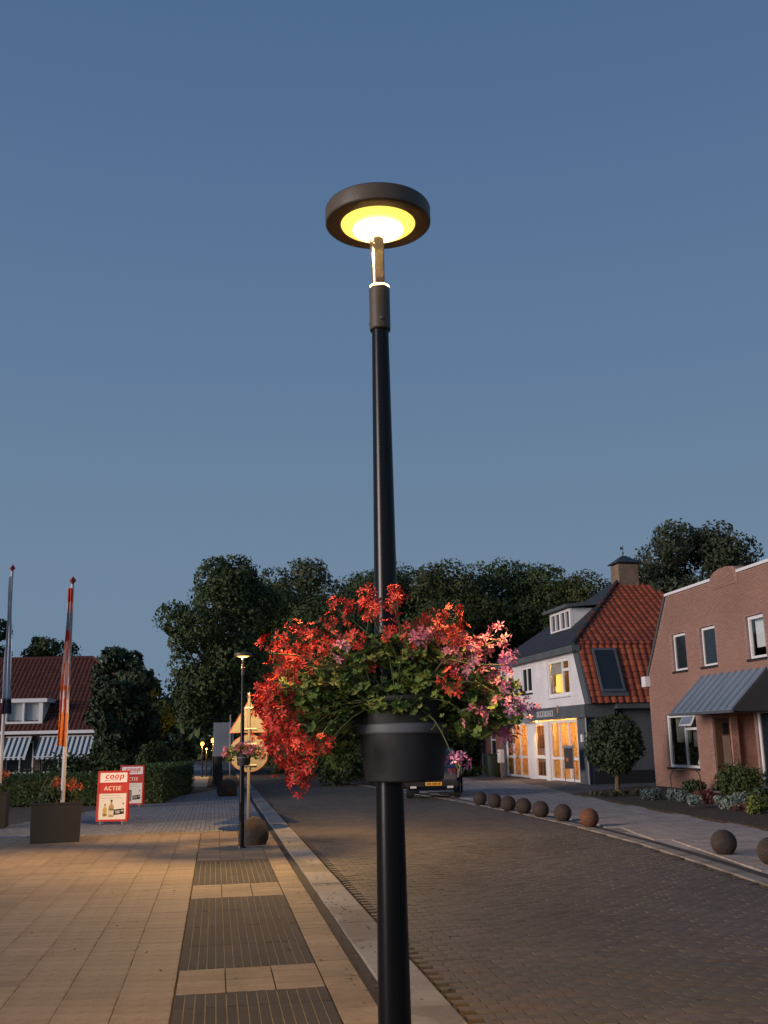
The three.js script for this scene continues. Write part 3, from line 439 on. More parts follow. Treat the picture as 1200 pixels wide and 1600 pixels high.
// ------------------------------------------------------------------ foliage
function leafCloud(seed, blobs, count, size, palette, { shell = .55, out = 1.1, flat = 1 } = {}) {  // small folded leaf faces spread through the blobs
  const r = rng(seed), pos = [], col = [], tot = blobs.reduce((a, b) => a + b[3] * b[3], 0), u = V(), n = V(), a = V(), b = V();
  for (const [bx, by, bz, br, sy = 1] of blobs) {
    const k = Math.round(count * br * br / tot);
    for (let i = 0; i < k; i++) {
      u.set(r() * 2 - 1, r() * 2 - 1, r() * 2 - 1); if (u.lengthSq() < .01) u.set(0, 1, 0); u.normalize();
      const rad = br * (r() < .05 ? 1.03 + .17 * r() : shell + (1.06 - shell) * Math.sqrt(r())), cx = bx + u.x * rad, cy = by + u.y * rad * sy * flat, cz = bz + u.z * rad;
      n.set(r() * 2 - 1, r() * 2 - 1, r() * 2 - 1).addScaledVector(u, out).normalize(); a.set(r() - .5, r() - .5, r() - .5).cross(n).normalize(); b.crossVectors(n, a);
      const s = size * (.6 + .8 * r()), w = s * .55, f = s * .12, c = palette[Math.floor(r() * palette.length)], k2 = .75 + .5 * r();
      const P = (x, y, z) => [cx + a.x * x + b.x * y + n.x * z, cy + a.y * x + b.y * y + n.y * z, cz + a.z * x + b.z * y + n.z * z];
      const t = P(0, s, 0), q = P(0, -s, 0), l = P(-w, 0, f), m = P(w, 0, f);
      pos.push(...q, ...m, ...t, ...q, ...t, ...l); for (let j = 0; j < 6; j++) col.push(c[0] * k2, c[1] * k2, c[2] * k2);
    }
  }
  const g = new THREE.BufferGeometry(); g.setAttribute('position', new THREE.Float32BufferAttribute(pos, 3)); g.setAttribute('color', new THREE.Float32BufferAttribute(col, 3)); g.computeVertexNormals(); return muv(g);
}
const dark = [[.032, .062, .010], [.042, .07, .011], [.027, .052, .010], [.052, .066, .013]], olive = [[.05, .06, .010], [.058, .064, .013], [.04, .056, .010]];
function treeParts(seed, H, R, base, { n = 9000, leaf = .16, pal = dark, blobs = 34, trunk = .2, clear } = {}) {
  const r = rng(seed), list = [], limbs = [], mid = (H + base) / 2, hh = (H - base) / 2;
  for (let i = 0; i < blobs; i++) { const th = r() * 6.283, v = -1 + 2 * (i + .5) / blobs, rr = Math.sqrt(Math.max(0, 1 - v * v * .92)) * (.45 + .55 * r()); const br = R * (.2 + .2 * r()) ; list.push([Math.cos(th) * rr * (R - br * .6), mid + v * (hh - br * .75), Math.sin(th) * rr * (R - br * .6), br, .85]); }
  const lean = V((r() - .5) * .4, 0, (r() - .5) * .4), top = V(lean.x, base + hh * 1.1, lean.z);
  limbs.push(tube([V(0, -.15, 0), V(lean.x * .2, base * .5, lean.z * .2), V(lean.x * .6, base + hh * .4, lean.z * .6), top], trunk * .8, 8, 9), rod(V(0, -.15, 0), V(lean.x * .2, base * .6, lean.z * .2), trunk * 1.25, trunk * .8, 10));
  for (const b of list.filter((_, i) => i % 2 === 0)) { const f = .25 + .6 * r(), s = V(lean.x * f, base * .8 + (top.y - base * .8) * f * .8, lean.z * f), e = V(b[0], b[1], b[2]); limbs.push(tube([s, s.clone().lerp(e, .5).add(V(0, -.15 * R * r(), 0)), e], trunk * .22, 4, 5)); }
  return { trunk: muv(joined(limbs)), crown: leafCloud(seed + 1, list, n, leaf, pal) };
}
function tree(name, label, group, x, z, parts, sc = 1, turn = 0, y = 0, cat = 'tree') {
  const t = thing(name, label, cat, [x, y, z], turn, group); t.scale.setScalar(sc);
  shared('trunk', parts.trunk, M.bark, t); shared('crown', parts.crown, M.leaf, t); return t;
}
{
  const w = [treeParts(101, 13.6, 4.9, 1.2, { n: 32000, pal: dark, leaf: .115, blobs: 46 }), treeParts(102, 13.8, 4.7, 1.6, { n: 32000, pal: olive, leaf: .115, blobs: 46 }), treeParts(103, 13.2, 5.2, 1.0, { n: 34000, pal: dark, leaf: .115, blobs: 46 })];
  const spots = [[-7.0, -67, .88], [-5.6, -70, 1.03], [-2.2, -68, .99], [1.6, -72, 1.03], [4.4, -67, .97], [7.4, -71, 1.06], [10.6, -69, .99], [13.6, -66, .90], [16.6, -72, .92], [-7.5, -78, .95], [.2, -80, 1.08], [6, -80, 1.08], [12.4, -80, 1.02], [20.5, -74, .9], [-3.8, -62, .8], [3.2, -61.5, .74]];
  const ord = ['first', 'second', 'third', 'fourth', 'fifth', 'sixth', 'seventh', 'eighth', 'ninth', 'tenth'], row = (z) => z < -76 ? 'back' : z > -64 ? 'lower front' : 'main';
  spots.forEach(([x, z, s], i) => tree('wood_tree', `${ord[spots.filter((q) => row(q[1]) === row(z) && q[0] < x).length]} tree from the left in the ${row(z)} row of the dark wood`, 'trees of the wood behind the houses', x, z, w[i % 3], s, i * 1.7));
  const L = treeParts(111, 10.5, 3.0, 2.6, { n: 26000, blobs: 54, trunk: .2, leaf: .095 });
  tree('street_tree', 'tall street tree with bare trunk on the verge left of the road', undefined, -7.8, -48, L);
  tree('oak_tree', 'leafy tree rising behind the flat roof of the brick house', undefined, 18.1, -60, treeParts(112, 14.3, 4.2, 6.2, { n: 20000, blobs: 46, leaf: .13, trunk: .35, pal: [[.035, .05, .018], [.03, .042, .02], [.045, .055, .02]] }));
  tree('garden_tree', 'bushy round tree standing behind the hedge left of the path', undefined, -10.7, -42, treeParts(113, 5.8, 1.55, .9, { n: 9000, blobs: 26, trunk: .1, leaf: .11, pal: [[.03, .05, .014], [.024, .04, .014]] }));
  tree('garden_tree', 'dark low tree in front of the striped awnings', undefined, -12.1, -48, treeParts(114, 4.4, 1.7, .5, { n: 7000, blobs: 24, trunk: .09, leaf: .11 }), 1);
  const far = treeParts(115, 10.6, 3.1, 3, { n: 14000, blobs: 34, leaf: .14 });
  tree('far_tree', 'dark tree top showing above the red roof ridge at far left', undefined, -26.5, -80, far, .98); tree('far_tree', 'taller dark tree behind the red roof at the left edge', undefined, -31.4, -79, far, 1.15, 2);
  tree('far_tree', 'dark tree to the right of the red roofed house', undefined, -15, -62, treeParts(116, 6.4, 2.4, .6, { n: 8000, blobs: 30, leaf: .15 }));
  // clipped ball tree in the right front garden
  const bt = thing('ball_tree', 'clipped round topiary tree on a short trunk before the grey wall', 'tree', [7.42, .03, -34.6]);
  mesh('trunk', [rod(V(0, -.1, 0), V(.03, .75, 0), .085, .07, 10), rod(V(.03, .7, 0), V(.25, 1.3, .1), .05, .02), rod(V(.03, .7, 0), V(-.3, 1.3, -.1), .05, .02)], std(rgb(.22, .15, .10), .95, tBark, { bumpScale: .015 }), bt);
  { const r = rng(7), bl = []; for (let i = 0; i < 60; i++) { const u = V(r() * 2 - 1, r() * 2 - 1, r() * 2 - 1).normalize(); bl.push([u.x * .72, 1.53 + u.y * .68, u.z * .72, .33]); } bl.push([0, 1.53, 0, .75]); shared('crown', leafCloud(70, bl, 15000, .06, [[.03, .05, .016], [.022, .038, .014], [.04, .06, .02]], { shell: .4 }), M.leaf, bt); }
  // far wood closing the view: one dark mass
  const r = rng(9), bl = []; for (let i = 0; i < 260; i++) { const x = -110 + 200 * r(); bl.push([x, 1 + 7.5 * r() * (x > -34 && x < -24 ? .35 : 1), -118 - 40 * r(), 2.2 + 1.8 * r()]); }
  const fw = new THREE.Mesh(leafCloud(90, bl, 42000, .55, dark, { shell: .3 }), M.leaf); fw.name = 'distant_wood'; scene.add(fw); stuff(tag(fw, 'distant dark wood closing the far end of the street', 'wood'));
}
function shrub(label, x, z, blobs, n, leaf, pal, name = 'garden_shrub', y = 0) {
  const t = thing(name, label, 'shrub', [x, y, z]);
  shared('foliage', leafCloud(Math.round(Math.abs(x * 131 + z * 17)), blobs, n, leaf, pal, { shell: .2 }), M.leaf, t);
  mesh('stem', blobs.slice(0, 5).map((b) => rod(V(b[0] * .2, -.05, b[2] * .2), V(b[0], b[1], b[2]), .012, .006, 5)), M.bark, t); return t;
}
const grn = [[.035, .06, .02], [.045, .075, .025], [.028, .045, .016]], sil = [[.16, .21, .18], [.13, .18, .16], [.2, .24, .21]], redl = [[.12, .035, .03], [.09, .03, .028]], yel = [[.14, .17, .03], [.1, .13, .03]];
const mound = (w, h, n, seed) => { const r = rng(seed), o = []; for (let i = 0; i < n; i++) o.push([(r() - .5) * w, h * (.35 + .4 * r()), (r() - .5) * w * .5, h * (.3 + .2 * r())]); return o; };
shrub('large dark evergreen shrub beside the porch of the brick house', 9.75, -29.6, mound(.95, .95, 12, 1), 3600, .05, dark);
shrub('long silvery grey lavender mound along the right pavement', 8.1, -26.0, mound(1.4, .34, 16, 2), 2600, .035, sil);
shrub('small silvery bush below the lower window of the brick house', 7.7, -28.6, mound(.5, .38, 8, 3), 1100, .03, [[.1, .15, .15], [.13, .17, .17]]);
shrub('grey green bush left of the metal hoop in the garden', 7.35, -29.9, mound(.5, .34, 8, 4), 1000, .03, [[.09, .13, .13], [.06, .1, .09]]);
shrub('dark red leaved bush between the silvery mounds', 8.25, -27.9, mound(.4, .4, 8, 5), 900, .035, redl);
shrub('low red plant at the end of the lavender mound', 8.35, -25.1, mound(.5, .22, 8, 6), 700, .03, redl);
shrub('yellow green bush at the right edge of the garden', 8.45, -24.2, mound(.5, .38, 8, 7), 1000, .04, yel);
shrub('green bush against the wall under the brick house window', 9.65, -33.2, mound(.7, .42, 9, 8), 1600, .045, grn);
shrub('green leafy clump before the big right window', 9.3, -25.8, mound(1.1, .45, 12, 9), 2000, .045, grn);
shrub('low green clump in the soil beside the ball tree', 7.0, -32.2, mound(1.8, .2, 14, 10), 1500, .035, [[.05, .06, .025], [.06, .055, .03]]);
shrub('dark clipped globe shrub at the end of the hedge', -9.75, -46.5, [[0, .8, 0, .8], [.2, .8, .2, .8]], 4500, .06, dark, 'globe_shrub');
shrub('taller dark clipped globe shrub behind the hedge', -9.9, -44.4, [[0, 1.25, 0, .75], [0, .6, 0, .6]], 4000, .06, dark, 'globe_shrub');
shrub('dark shrub on the verge across the road behind the flower pot', -.9, -45, mound(3.2, 1.6, 18, 13), 6000, .08, dark);
shrub('dense dark shrub at the far right kerb below the wood', -4.8, -60, mound(6, 2.6, 24, 14), 9000, .12, dark);
shrub('dark shrub before the wood right of the warning sign', 2.2, -56, mound(5, 3.2, 24, 15), 9000, .12, dark);
shrub('low dark bush at the foot of the pink brick wall', 3.9, -52.5, mound(2.2, .5, 14, 16), 2600, .06, dark);
// hedges
function hedge(label, x, z, w, d, h, turn, seed) {
  const t = thing('hedge', label, 'hedge', [x, 0, z], turn), r = rng(seed), pos = [], g = [];
  mesh('core', rbox(w - .16, h - .08, d - .16, .05, 0, (h - .08) / 2, 0), std(rgb(.045, .08, .018), 1, tSoil), t);
  const bl = []; const nx = Math.ceil(w / .22), ny = Math.ceil(h / .22), nz = Math.ceil(d / .22);
  for (let i = 0; i <= nx; i++) for (let j = 0; j <= ny; j++) for (let k = 0; k <= nz; k++) if (i === 0 || i === nx || k === 0 || k === nz || j === ny) bl.push([-w / 2 + .08 + i / nx * (w - .16), .06 + j / ny * (h - .14), -d / 2 + .08 + k / nz * (d - .16), .12]);
  shared('foliage', leafCloud(seed, bl, bl.length * 22, .04, [[.045, .085, .018], [.035, .065, .016], [.06, .1, .022]], { shell: .1 }), M.leaf, t);
}
hedge('clipped green hedge along the left footpath behind the signs', -8.25, -38.4, 1.3, 9.2, 1.15, .08, 41);
hedge('low clipped hedge behind the square planter', -11.5, -34.6, 5.1, 1.0, .98, 0, 42);
{ const g = mesh('lawn', slab([[-9, -35.2], [-40, -35.2], [-40, -75], [-11.5, -62]], -.3, -.0), std(rgb(.03, .04, .018), 1, tSoil)); structure(g); }
shrub('leafy green bush with pale flowers behind the low hedge', -11.9, -36.6, mound(2.6, 1.0, 16, 21), 3500, .05, grn);
shrub('dark shrub behind the low hedge at the left edge', -15, -37.2, mound(3.4, .95, 16, 22), 5000, .06, dark);
shrub('dark shrub mass below the round tree by the hedge', -11.6, -41, mound(2.6, 1.5, 18, 23), 5000, .07, dark);

// ------------------------------------------------------------------ street lamps
function makeLamp(label, x, z, cd) {
  const t = thing('street_lamp', label, 'street lamp', [x, 0, z], 0, 'black disc headed street lamps along the kerb'), y = 3.385;
  const pole = new THREE.LatheGeometry([[.056, -.2], [.056, .02], [.052, .05], [.0445, 1.05], [.0445, 1.06], [.0257, 3.04], [.0257, 3.05]].map((p) => new THREE.Vector2(...p)), 32);
  mesh('pole', pole, M.black, t);
  mesh('base_ring', new THREE.CylinderGeometry(.075, .08, .03, 24).translate(0, .015, 0), M.black, t);
  mesh('hatch', rbox(.05, .32, .012, .004, 0, .62, .045), M.black, t);
  mesh('sleeve', new THREE.LatheGeometry([[.0, 3.03], [.031, 3.03], [.032, 3.036], [.032, 3.168], [.030, 3.178], [.0, 3.18]].map((p) => new THREE.Vector2(...p)), 28), M.lampGrey, t);
  for (const a of [.6, 2.7, 4.8]) mesh('screw', new THREE.CylinderGeometry(.005, .005, .008, 8).rotateZ(Math.PI / 2).translate(.033, 3.06, 0).rotateY(a), M.steel, t);
  mesh('stem', rbox(.03, .165, .014, .003, .002, 3.255, .010), M.lampGrey, t);
  mesh('stem_head', cyl(.0165, .0165, .008, 0, y - .053, 0, 18), M.lampGrey, t);
  for (const [sx, sz] of [[-.0215, -.006]]) mesh('arm', rod(V(sx * .75, 3.175, sz), V(sx * 1.1, y + .02, sz), .0055, .0055, 10), M.lampGrey, t);
  const R = .1655, Ri = .1178;
  const head = mesh('head', new THREE.LatheGeometry([[Ri, y + .022], [Ri, y + .003], [Ri + .003, y], [R - .005, y], [R, y + .005], [R, y + .05], [R - .004, y + .056], [R - .05, y + .066], [0, y + .072]].map((p) => new THREE.Vector2(...p)), 64), M.lampGrey, t);
  mesh('lens', new THREE.SphereGeometry(1, 48, 10, 0, 6.2832, Math.PI / 2, Math.PI / 2).scale(Ri - .001, .022, Ri - .001).translate(0, y + .003, 0), new THREE.MeshStandardMaterial({ color: rgb(.5, .4, .2), emissive: rgb(1, .62, .10), emissiveIntensity: 1.75, roughness: .4 }), head);
  mesh('light_module', new THREE.SphereGeometry(1, 40, 14).scale(.08, .0022, .086).translate(0, y - .0176, 0), new THREE.MeshStandardMaterial({ color: rgb(.6, .55, .4), emissive: rgb(1, .74, .30), emissiveIntensity: 5 }), head);
  const l = new THREE.SpotLight(lampColor, cd, 0, 1.5, .1, 2); l.position.set(0, y - .0235, 0); l.target.position.set(0, 0, 0); l.castShadow = true; l.shadow.radius = .3; l.name = 'lamp_light'; t.add(l, l.target);
  const n = new THREE.SpotLight(lampColor, 82, 0, .62, .8, 2); n.position.set(0, y - .059, 0); n.target.position.set(0, 0, 0); n.castShadow = true; n.name = 'down_light'; t.add(n, n.target);
  return t;
}
makeLamp('near black street lamp with glowing round disc head carrying the large flower pot', 0, -2.95, 90);
makeLamp('farther black street lamp by the boulder in front of the warning sign', -2.66, -19.04, 150);

// ------------------------------------------------------------------ flower pots and geraniums
function pot(label, x, z, y0) {
  const t = thing('flower_pot', label, 'flower pot', [x, y0, z]);
  mesh('bowl', new THREE.LatheGeometry([[.05, .004], [.05, 0], [.104, 0], [.110, .006], [.1235, .125], [.124, .13]].map((p) => new THREE.Vector2(...p)), 40), M.potBlack, t);
  mesh('band', new THREE.LatheGeometry([[.122, .128], [.129, .13], [.1305, .135], [.1315, .152], [.129, .157], [.122, .158]].map((p) => new THREE.Vector2(...p)), 40), M.potBand, t);
  mesh('rim', new THREE.LatheGeometry([[.123, .156], [.128, .158], [.136, .222], [.136, .23], [.132, .232], [.126, .23], [.118, .16]].map((p) => new THREE.Vector2(...p)), 40), M.potBlack, t);
  mesh('soil', new THREE.CylinderGeometry(.122, .122, .01, 30).translate(0, .195, 0), M.soil, t);
  return t;
}
function headGeo(seed, c0, c1) {   // one geranium umbel: florets of five petals on short stalks
  const r = rng(seed), pos = [], col = [], n = V(), a = V(), b = V();
  const put = (P, c, k) => { pos.push(...P); col.push(c[0] * k, c[1] * k, c[2] * k); };
  for (let f = 0; f < 12; f++) {
    n.set(r() * 2 - 1, r() * 1.7 - .6, r() * 2 - 1).normalize(); a.set(r() - .5, r() - .5, r() - .5).cross(n).normalize(); b.crossVectors(n, a);
    const rad = .014 + .02 * r(), C = n.clone().multiplyScalar(rad), k = .75 + .4 * r(), mix = r(), c = c0.map((v, i) => v + (c1[i] - v) * mix);
    for (let p = 0; p < 5; p++) {
      const th = p * 1.2566 + r() * .35, L = .0105 + .0045 * r(), W = .0024 + .0014 * r(), cup = .05 + .55 * r();
      const d = a.clone().multiplyScalar(Math.cos(th)).addScaledVector(b, Math.sin(th)), s = a.clone().multiplyScalar(-Math.sin(th)).addScaledVector(b, Math.cos(th));
      const Q = (x, y, z) => [C.x + d.x * x + s.x * y + n.x * z, C.y + d.y * x + s.y * y + n.y * z, C.z + d.z * x + s.z * y + n.z * z];
      const p0 = Q(.001, 0, 0), p1 = Q(L * .6, W, L * cup * .5), p2 = Q(L * .6, -W, L * cup * .5), p3 = Q(L, 0, L * cup * .6), pm = Q(L * .62, 0, L * cup * .3);
      for (const T of [[p0, p1, pm], [p0, pm, p2], [p1, p3, pm], [pm, p3, p2]]) for (const P of T) put(P, c, k);
    }
    const g = [.09, .11, .03], e = C.clone(), s0 = a.clone().multiplyScalar(.0009), z = V(0, -.012, 0); for (const P of [[z.x - s0.x, z.y, z.z - s0.z], [z.x + s0.x, z.y, z.z + s0.z], e.toArray()]) put(P, g, 1);
  }
  const g = new THREE.BufferGeometry(); g.setAttribute('position', new THREE.Float32BufferAttribute(pos, 3)); g.setAttribute('color', new THREE.Float32BufferAttribute(col, 3)); g.computeVertexNormals(); return muv(g);
}
const tone = [[[.66, .04, .025], [.82, .075, .035]], [[.72, .08, .035], [.84, .16, .08]], [[.72, .16, .22], [.84, .36, .40]], [[.70, .14, .32], [.82, .32, .46]]];
const heads = tone.map(([a, b], i) => [0, 1, 2, 3].map((k) => headGeo(500 + i * 10 + k, a, b)));
function leafyMass(seed, ell, count, size) {   // lobed ivy-geranium leaves
  const r = rng(seed), pos = [], col = [], n = V(), a = V(), b = V(), pal = [[.13, .19, .024], [.17, .22, .032], [.09, .15, .02], [.22, .23, .04], [.11, .17, .03], [.07, .11, .018], [.26, .15, .035]];
  const tot = ell.reduce((s, e) => s + e[2] * e[3], 0);
  for (const [ex, ey, ew, eh, ez = 0, ed = .12] of ell) for (let i = 0, k = Math.round(count * ew * eh / tot); i < k; i++) {
    const u = V(r() * 2 - 1, r() * 2 - 1, r() * 2 - 1); if (u.lengthSq() > 1) u.normalize(); const c = V(ex + u.x * ew, ey + u.y * eh, ez + u.z * ed);
    n.set(r() * 1.6 - .8, .25 + r(), r() * 1.6 - .5).normalize(); a.set(r() - .5, r() - .5, r() - .5).cross(n).normalize(); b.crossVectors(n, a);
    const s = size * (.55 + .7 * r()), cc = pal[Math.floor(r() * (r() < .9 ? 6 : 7))], kk = .8 + .4 * r(), rim = [];
    for (let q = 0; q < 11; q++) { const th = .35 + q / 10 * 5.58, rr = s * (q % 2 ? 1 : .72), z = s * .16 * (q % 2 ? 1 : -.3); rim.push([c.x + a.x * Math.cos(th) * rr + b.x * Math.sin(th) * rr + n.x * z, c.y + a.y * Math.cos(th) * rr + b.y * Math.sin(th) * rr + n.y * z, c.z + a.z * Math.cos(th) * rr + b.z * Math.sin(th) * rr + n.z * z]); }
    for (let q = 0; q < 10; q++) for (const P of [[c.x, c.y, c.z], rim[q], rim[q + 1]]) { pos.push(...P); col.push(cc[0] * kk, cc[1] * kk, cc[2] * kk); }
  }
  const g = new THREE.BufferGeometry(); g.setAttribute('position', new THREE.Float32BufferAttribute(pos, 3)); g.setAttribute('color', new THREE.Float32BufferAttribute(col, 3)); g.computeVertexNormals(); return muv(g);
}
const stemMat = std(rgb(.13, .14, .04), .7);
function geranium(label, x, y, z, clusters, ell, seed, { leaves = 900, size = .0155, depth = .15, scale = 1 } = {}) {   // clusters: [x, y, spread, count, tone] relative to the post, y absolute
  const t = thing('geranium', label, 'geranium', [x, y, z]), r = rng(seed), stems = [];
  for (const [cx, cy, sp, n, k] of clusters) for (let i = 0; i < n; i++) {
    const px = cx + (r() - .5) * 2 * sp * (n > 1 ? 1 : .2), py = cy - y + (r() - .5) * 2 * sp * (n > 1 ? 1 : .2), rr = Math.abs(px) , pz = (r() - .35) * 2 * depth * (rr > .26 ? .75 : 1) + (Math.abs(px) < .06 && cy > 2.05 * scale ? .05 : 0);
    const m = shared('flower_head', heads[k][Math.floor(r() * 4)], M.petal, t); m.position.set(px, py, pz); m.rotation.set((r() - .5) * .8, r() * 6.28, (r() - .5) * .8); m.scale.setScalar(scale * (1.0 + .45 * r()));
    const th = r() * 6.28, root = V(Math.cos(th) * .07 + px * .12, .02, Math.sin(th) * .07 + .02); const e = V(px, py - .012, pz), mid = root.clone().lerp(e, .55).add(V(0, .02 + .05 * r(), 0));
    stems.push(tube([root, mid, e], .0015 + .0006 * r(), 7, 4));
  }
  stuff(mesh('stems', stems, stemMat, t));
  stuff(shared('foliage', leafyMass(seed + 3, ell.map(([a, b, c, d, e, f]) => [a, b - y, c, d, e ?? .02, f ?? .13]), leaves, size), M.leaf, t));
  return t;
}
pot('large black pot clamped round the near lamp post', .042, -2.95, 1.69);
const CL = [[-.32, 2.05, .017, 1, 0], [-.28, 2.01, .03, 3, 0], [-.23, 2.07, .038, 3, 0], [-.19, 2.11, .034, 2, 0], [-.15, 2.12, .023, 1, 0], [-.13, 2.18, .017, 1, 0], [-.1, 2.16, .019, 1, 0], [-.06, 2.17, .027, 3, 0], [.03, 2.18, .017, 1, 0], [.02, 2.15, .011, 1, 0], [0, 2.1, .042, 2, 0], [.07, 2.1, .019, 1, 1], [-.33, 1.95, .027, 3, 0], [-.29, 1.94, .034, 2, 0], [-.33, 1.9, .034, 4, 0], [-.29, 1.89, .038, 4, 0], [-.32, 1.85, .034, 3, 0], [-.35, 1.91, .013, 1, 0], [-.26, 1.99, .023, 3, 0], [-.22, 2.02, .027, 2, 0], [-.23, 1.98, .019, 1, 0], [-.27, 1.91, .023, 1, 0], [-.27, 1.81, .034, 3, 0], [-.25, 1.79, .027, 2, 0], [-.3, 1.78, .027, 3, 0], [-.29, 1.75, .027, 2, 0], [-.21, 1.78, .027, 3, 0], [-.18, 1.79, .019, 1, 0], [-.24, 1.74, .027, 2, 0], [-.24, 1.71, .021, 3, 0], [-.24, 1.69, .011, 1, 0], [-.34, 1.83, .015, 1, 0], [-.17, 2.06, .019, 1, 1], [-.13, 2.05, .015, 1, 2], [-.04, 2.0, .021, 1, 0], [.15, 1.94, .03, 2, 0], [-.08, 2.07, .011, 1, 0], [.14, 2.12, .03, 3, 1], [.17, 2.11, .038, 3, 1], [.18, 2.07, .03, 2, 1], [.1, 2.1, .019, 1, 1], [.21, 2.08, .023, 1, 1], [.07, 2.06, .015, 1, 1], [.09, 2.06, .023, 1, 2], [.13, 2.07, .015, 1, 2], [.2, 2.03, .034, 3, 2], [.19, 1.99, .025, 2, 3], [.24, 2.03, .027, 3, 2], [.26, 2.0, .023, 1, 2], [.28, 2.04, .027, 2, 2], [.31, 2.06, .019, 1, 2], [.33, 2.08, .011, 1, 2], [.34, 2.01, .023, 1, 3], [.35, 1.97, .023, 1, 3], [.29, 1.96, .03, 3, 3], [.26, 1.94, .027, 1, 2], [.32, 1.93, .023, 1, 3], [.23, 1.93, .019, 1, 2], [.35, 1.91, .025, 2, 3], [.36, 1.88, .023, 1, 3], [.36, 1.83, .029, 3, 3], [.37, 1.8, .015, 1, 3], [.4, 1.88, .009, 1, 3], [.3, 2.04, .019, 1, 2], [.34, 1.88, .017, 1, 2], [.19, 1.74, .011, 1, 3], [.25, 1.86, .015, 1, 2]];
const EL = [[-.01, 1.99, .18, .09], [-.16, 1.93, .11, .08], [-.19, 1.88, .09, .07], [-.15, 1.83, .06, .07, -.07, .1], [.15, 1.97, .13, .09], [.25, 1.89, .09, .08], [.17, 1.88, .1, .07], [.02, 1.895, .1, .025, .1, .06], [-.06, 2.05, .08, .05], [.06, 2.05, .08, .04], [-.25, 1.93, .07, .07], [.32, 1.9, .06, .07], [-.15, 1.78, .045, .06, -.08, .08], [.23, 1.83, .05, .04]];
geranium('trailing red geranium spilling over the left side of the near pot', .0, 1.885, -2.93, CL.filter((c) => c[4] < 1), EL.filter((e) => e[0] < .1), 61, { leaves: 1500 });
geranium('trailing pink and coral geranium on the right side of the near pot', .02, 1.885, -2.94, CL.filter((c) => c[4] > 0).map((c) => [c[0] * .95 - .02, ...c.slice(1)]), EL.filter((e) => e[0] > .0).map((e) => [e[0] - .02, ...e.slice(1)]), 62, { leaves: 950 });
{ // far pot
  pot('smaller looking pot on the farther lamp post', -2.63, -19.02, 1.42);
  const r = rng(88), c1 = [], c2 = [];
  for (let i = 0; i < 22; i++) { const a = r() * 6.28, q = .12 + .26 * r(); c1.push([Math.cos(a) * q, 1.72 + .2 * r() - q * .45, .03, 3, r() < .6 ? 2 : r() < .5 ? 3 : 1]); }
  geranium('pink geranium trailing from the pot on the farther lamp post', -2.63, 1.62, -19.02, c1, [[-.1, 1.68, .2, .11, 0, .2], [.14, 1.66, .18, .11, 0, .2], [-.25, 1.58, .1, .1, 0, .1], [.28, 1.6, .1, .1, 0, .1]], 63, { leaves: 420, size: .026, depth: .2, scale: 1.2 });
}

// ------------------------------------------------------------------ traffic sign seen from behind, second sign post, boulders, balls
{
  const t = thing('traffic_sign', 'back of a triangular warning sign above a round sign on one post', 'traffic sign', [-2.84, 0, -21.3], .1); t.scale.set(1.07, 1.0, 1.07);
  mesh('post', [cyl(.03, .03, 3.0, 0, -.2, .05, 16)], M.signBack, t); mesh('post_cap', cyl(.033, .03, .02, 0, 2.8, .05, 16), M.galv, t);
  const tri = (s) => { const sh = new THREE.Shape(), R = s; const P = [0, 1, 2].map((i) => [Math.sin(i * 2.0944) * R, Math.cos(i * 2.0944) * R]); sh.moveTo(P[0][0] * .94 + P[1][0] * .06, P[0][1] * .94 + P[1][1] * .06); for (let i = 0; i < 3; i++) { const a = P[(i + 1) % 3], c = P[(i + 2) % 3], q = P[i]; sh.lineTo(a[0] * .94 + q[0] * .06, a[1] * .94 + q[1] * .06); sh.quadraticCurveTo(a[0], a[1], a[0] * .94 + c[0] * .06, a[1] * .94 + c[1] * .06); } return sh; };
  const pt = mesh('triangle_plate', new THREE.ExtrudeGeometry(tri(.425), { depth: .012, bevelEnabled: false }).translate(0, 2.245, 0), M.signBack, t);
  const ring = tri(.445); ring.holes.push(new THREE.Path(tri(.422).getPoints(6)));
  mesh('red_rim', new THREE.ExtrudeGeometry(ring, { depth: .026, bevelEnabled: false }).translate(0, 2.245, -.004), M.signEdge, pt);
  const pr = mesh('round_plate', new THREE.CylinderGeometry(.365, .365, .012, 48).rotateX(Math.PI / 2).translate(0, 1.615, .006), M.signBack, t);
  mesh('red_rim', new THREE.TorusGeometry(.366, .009, 8, 56).translate(0, 1.615, .006), M.signEdge, pr);
  for (const y of [2.52, 2.1, 1.8, 1.38]) mesh('clamp', [rbox(y > 2.4 ? .16 : .3, .035, .03, .006, 0, y, .03), rbox(.08, .03, .03, .006, 0, y, .085)], M.galv, t);
  const b = thing('sign_post', 'grey board on a thin post set in a round stone', 'sign', [-5.95, 0, -37.9], .1);
  mesh('post', cyl(.025, .025, 2.75, .22, .1, 0, 12), M.galv, b); mesh('board', rbox(.72, 1.2, .03, .01, -.02, 1.98, -.035), M.galv, b);
}
function rock(name, label, cat, x, z, rx, ry, rz, seed, mat = M.stone) {
  const g = new THREE.IcosahedronGeometry(1, 5), p = g.attributes.position, v = V();
  for (let i = 0; i < p.count; i++) { v.fromBufferAttribute(p, i); const k = 1 + .16 * perlin.noise(v.x * 1.6 + seed, v.y * 1.6, v.z * 1.6) + .05 * perlin.noise(v.x * 5, v.y * 5 + seed, v.z * 5); p.setXYZ(i, v.x * k * rx, Math.max(-.5, v.y * k) * ry, v.z * k * rz); }
  const s = mergeVertices(g.deleteAttribute('normal').deleteAttribute('uv')); s.computeVertexNormals();
  const m = mesh(name, s, mat); m.position.set(x, ry * .46, z); tag(m, label, cat); return m;
}
rock('boulder', 'brown boulder at the foot of the farther lamp post', 'boulder', -2.50, -19.62, .25, .34, .23, 3.7);
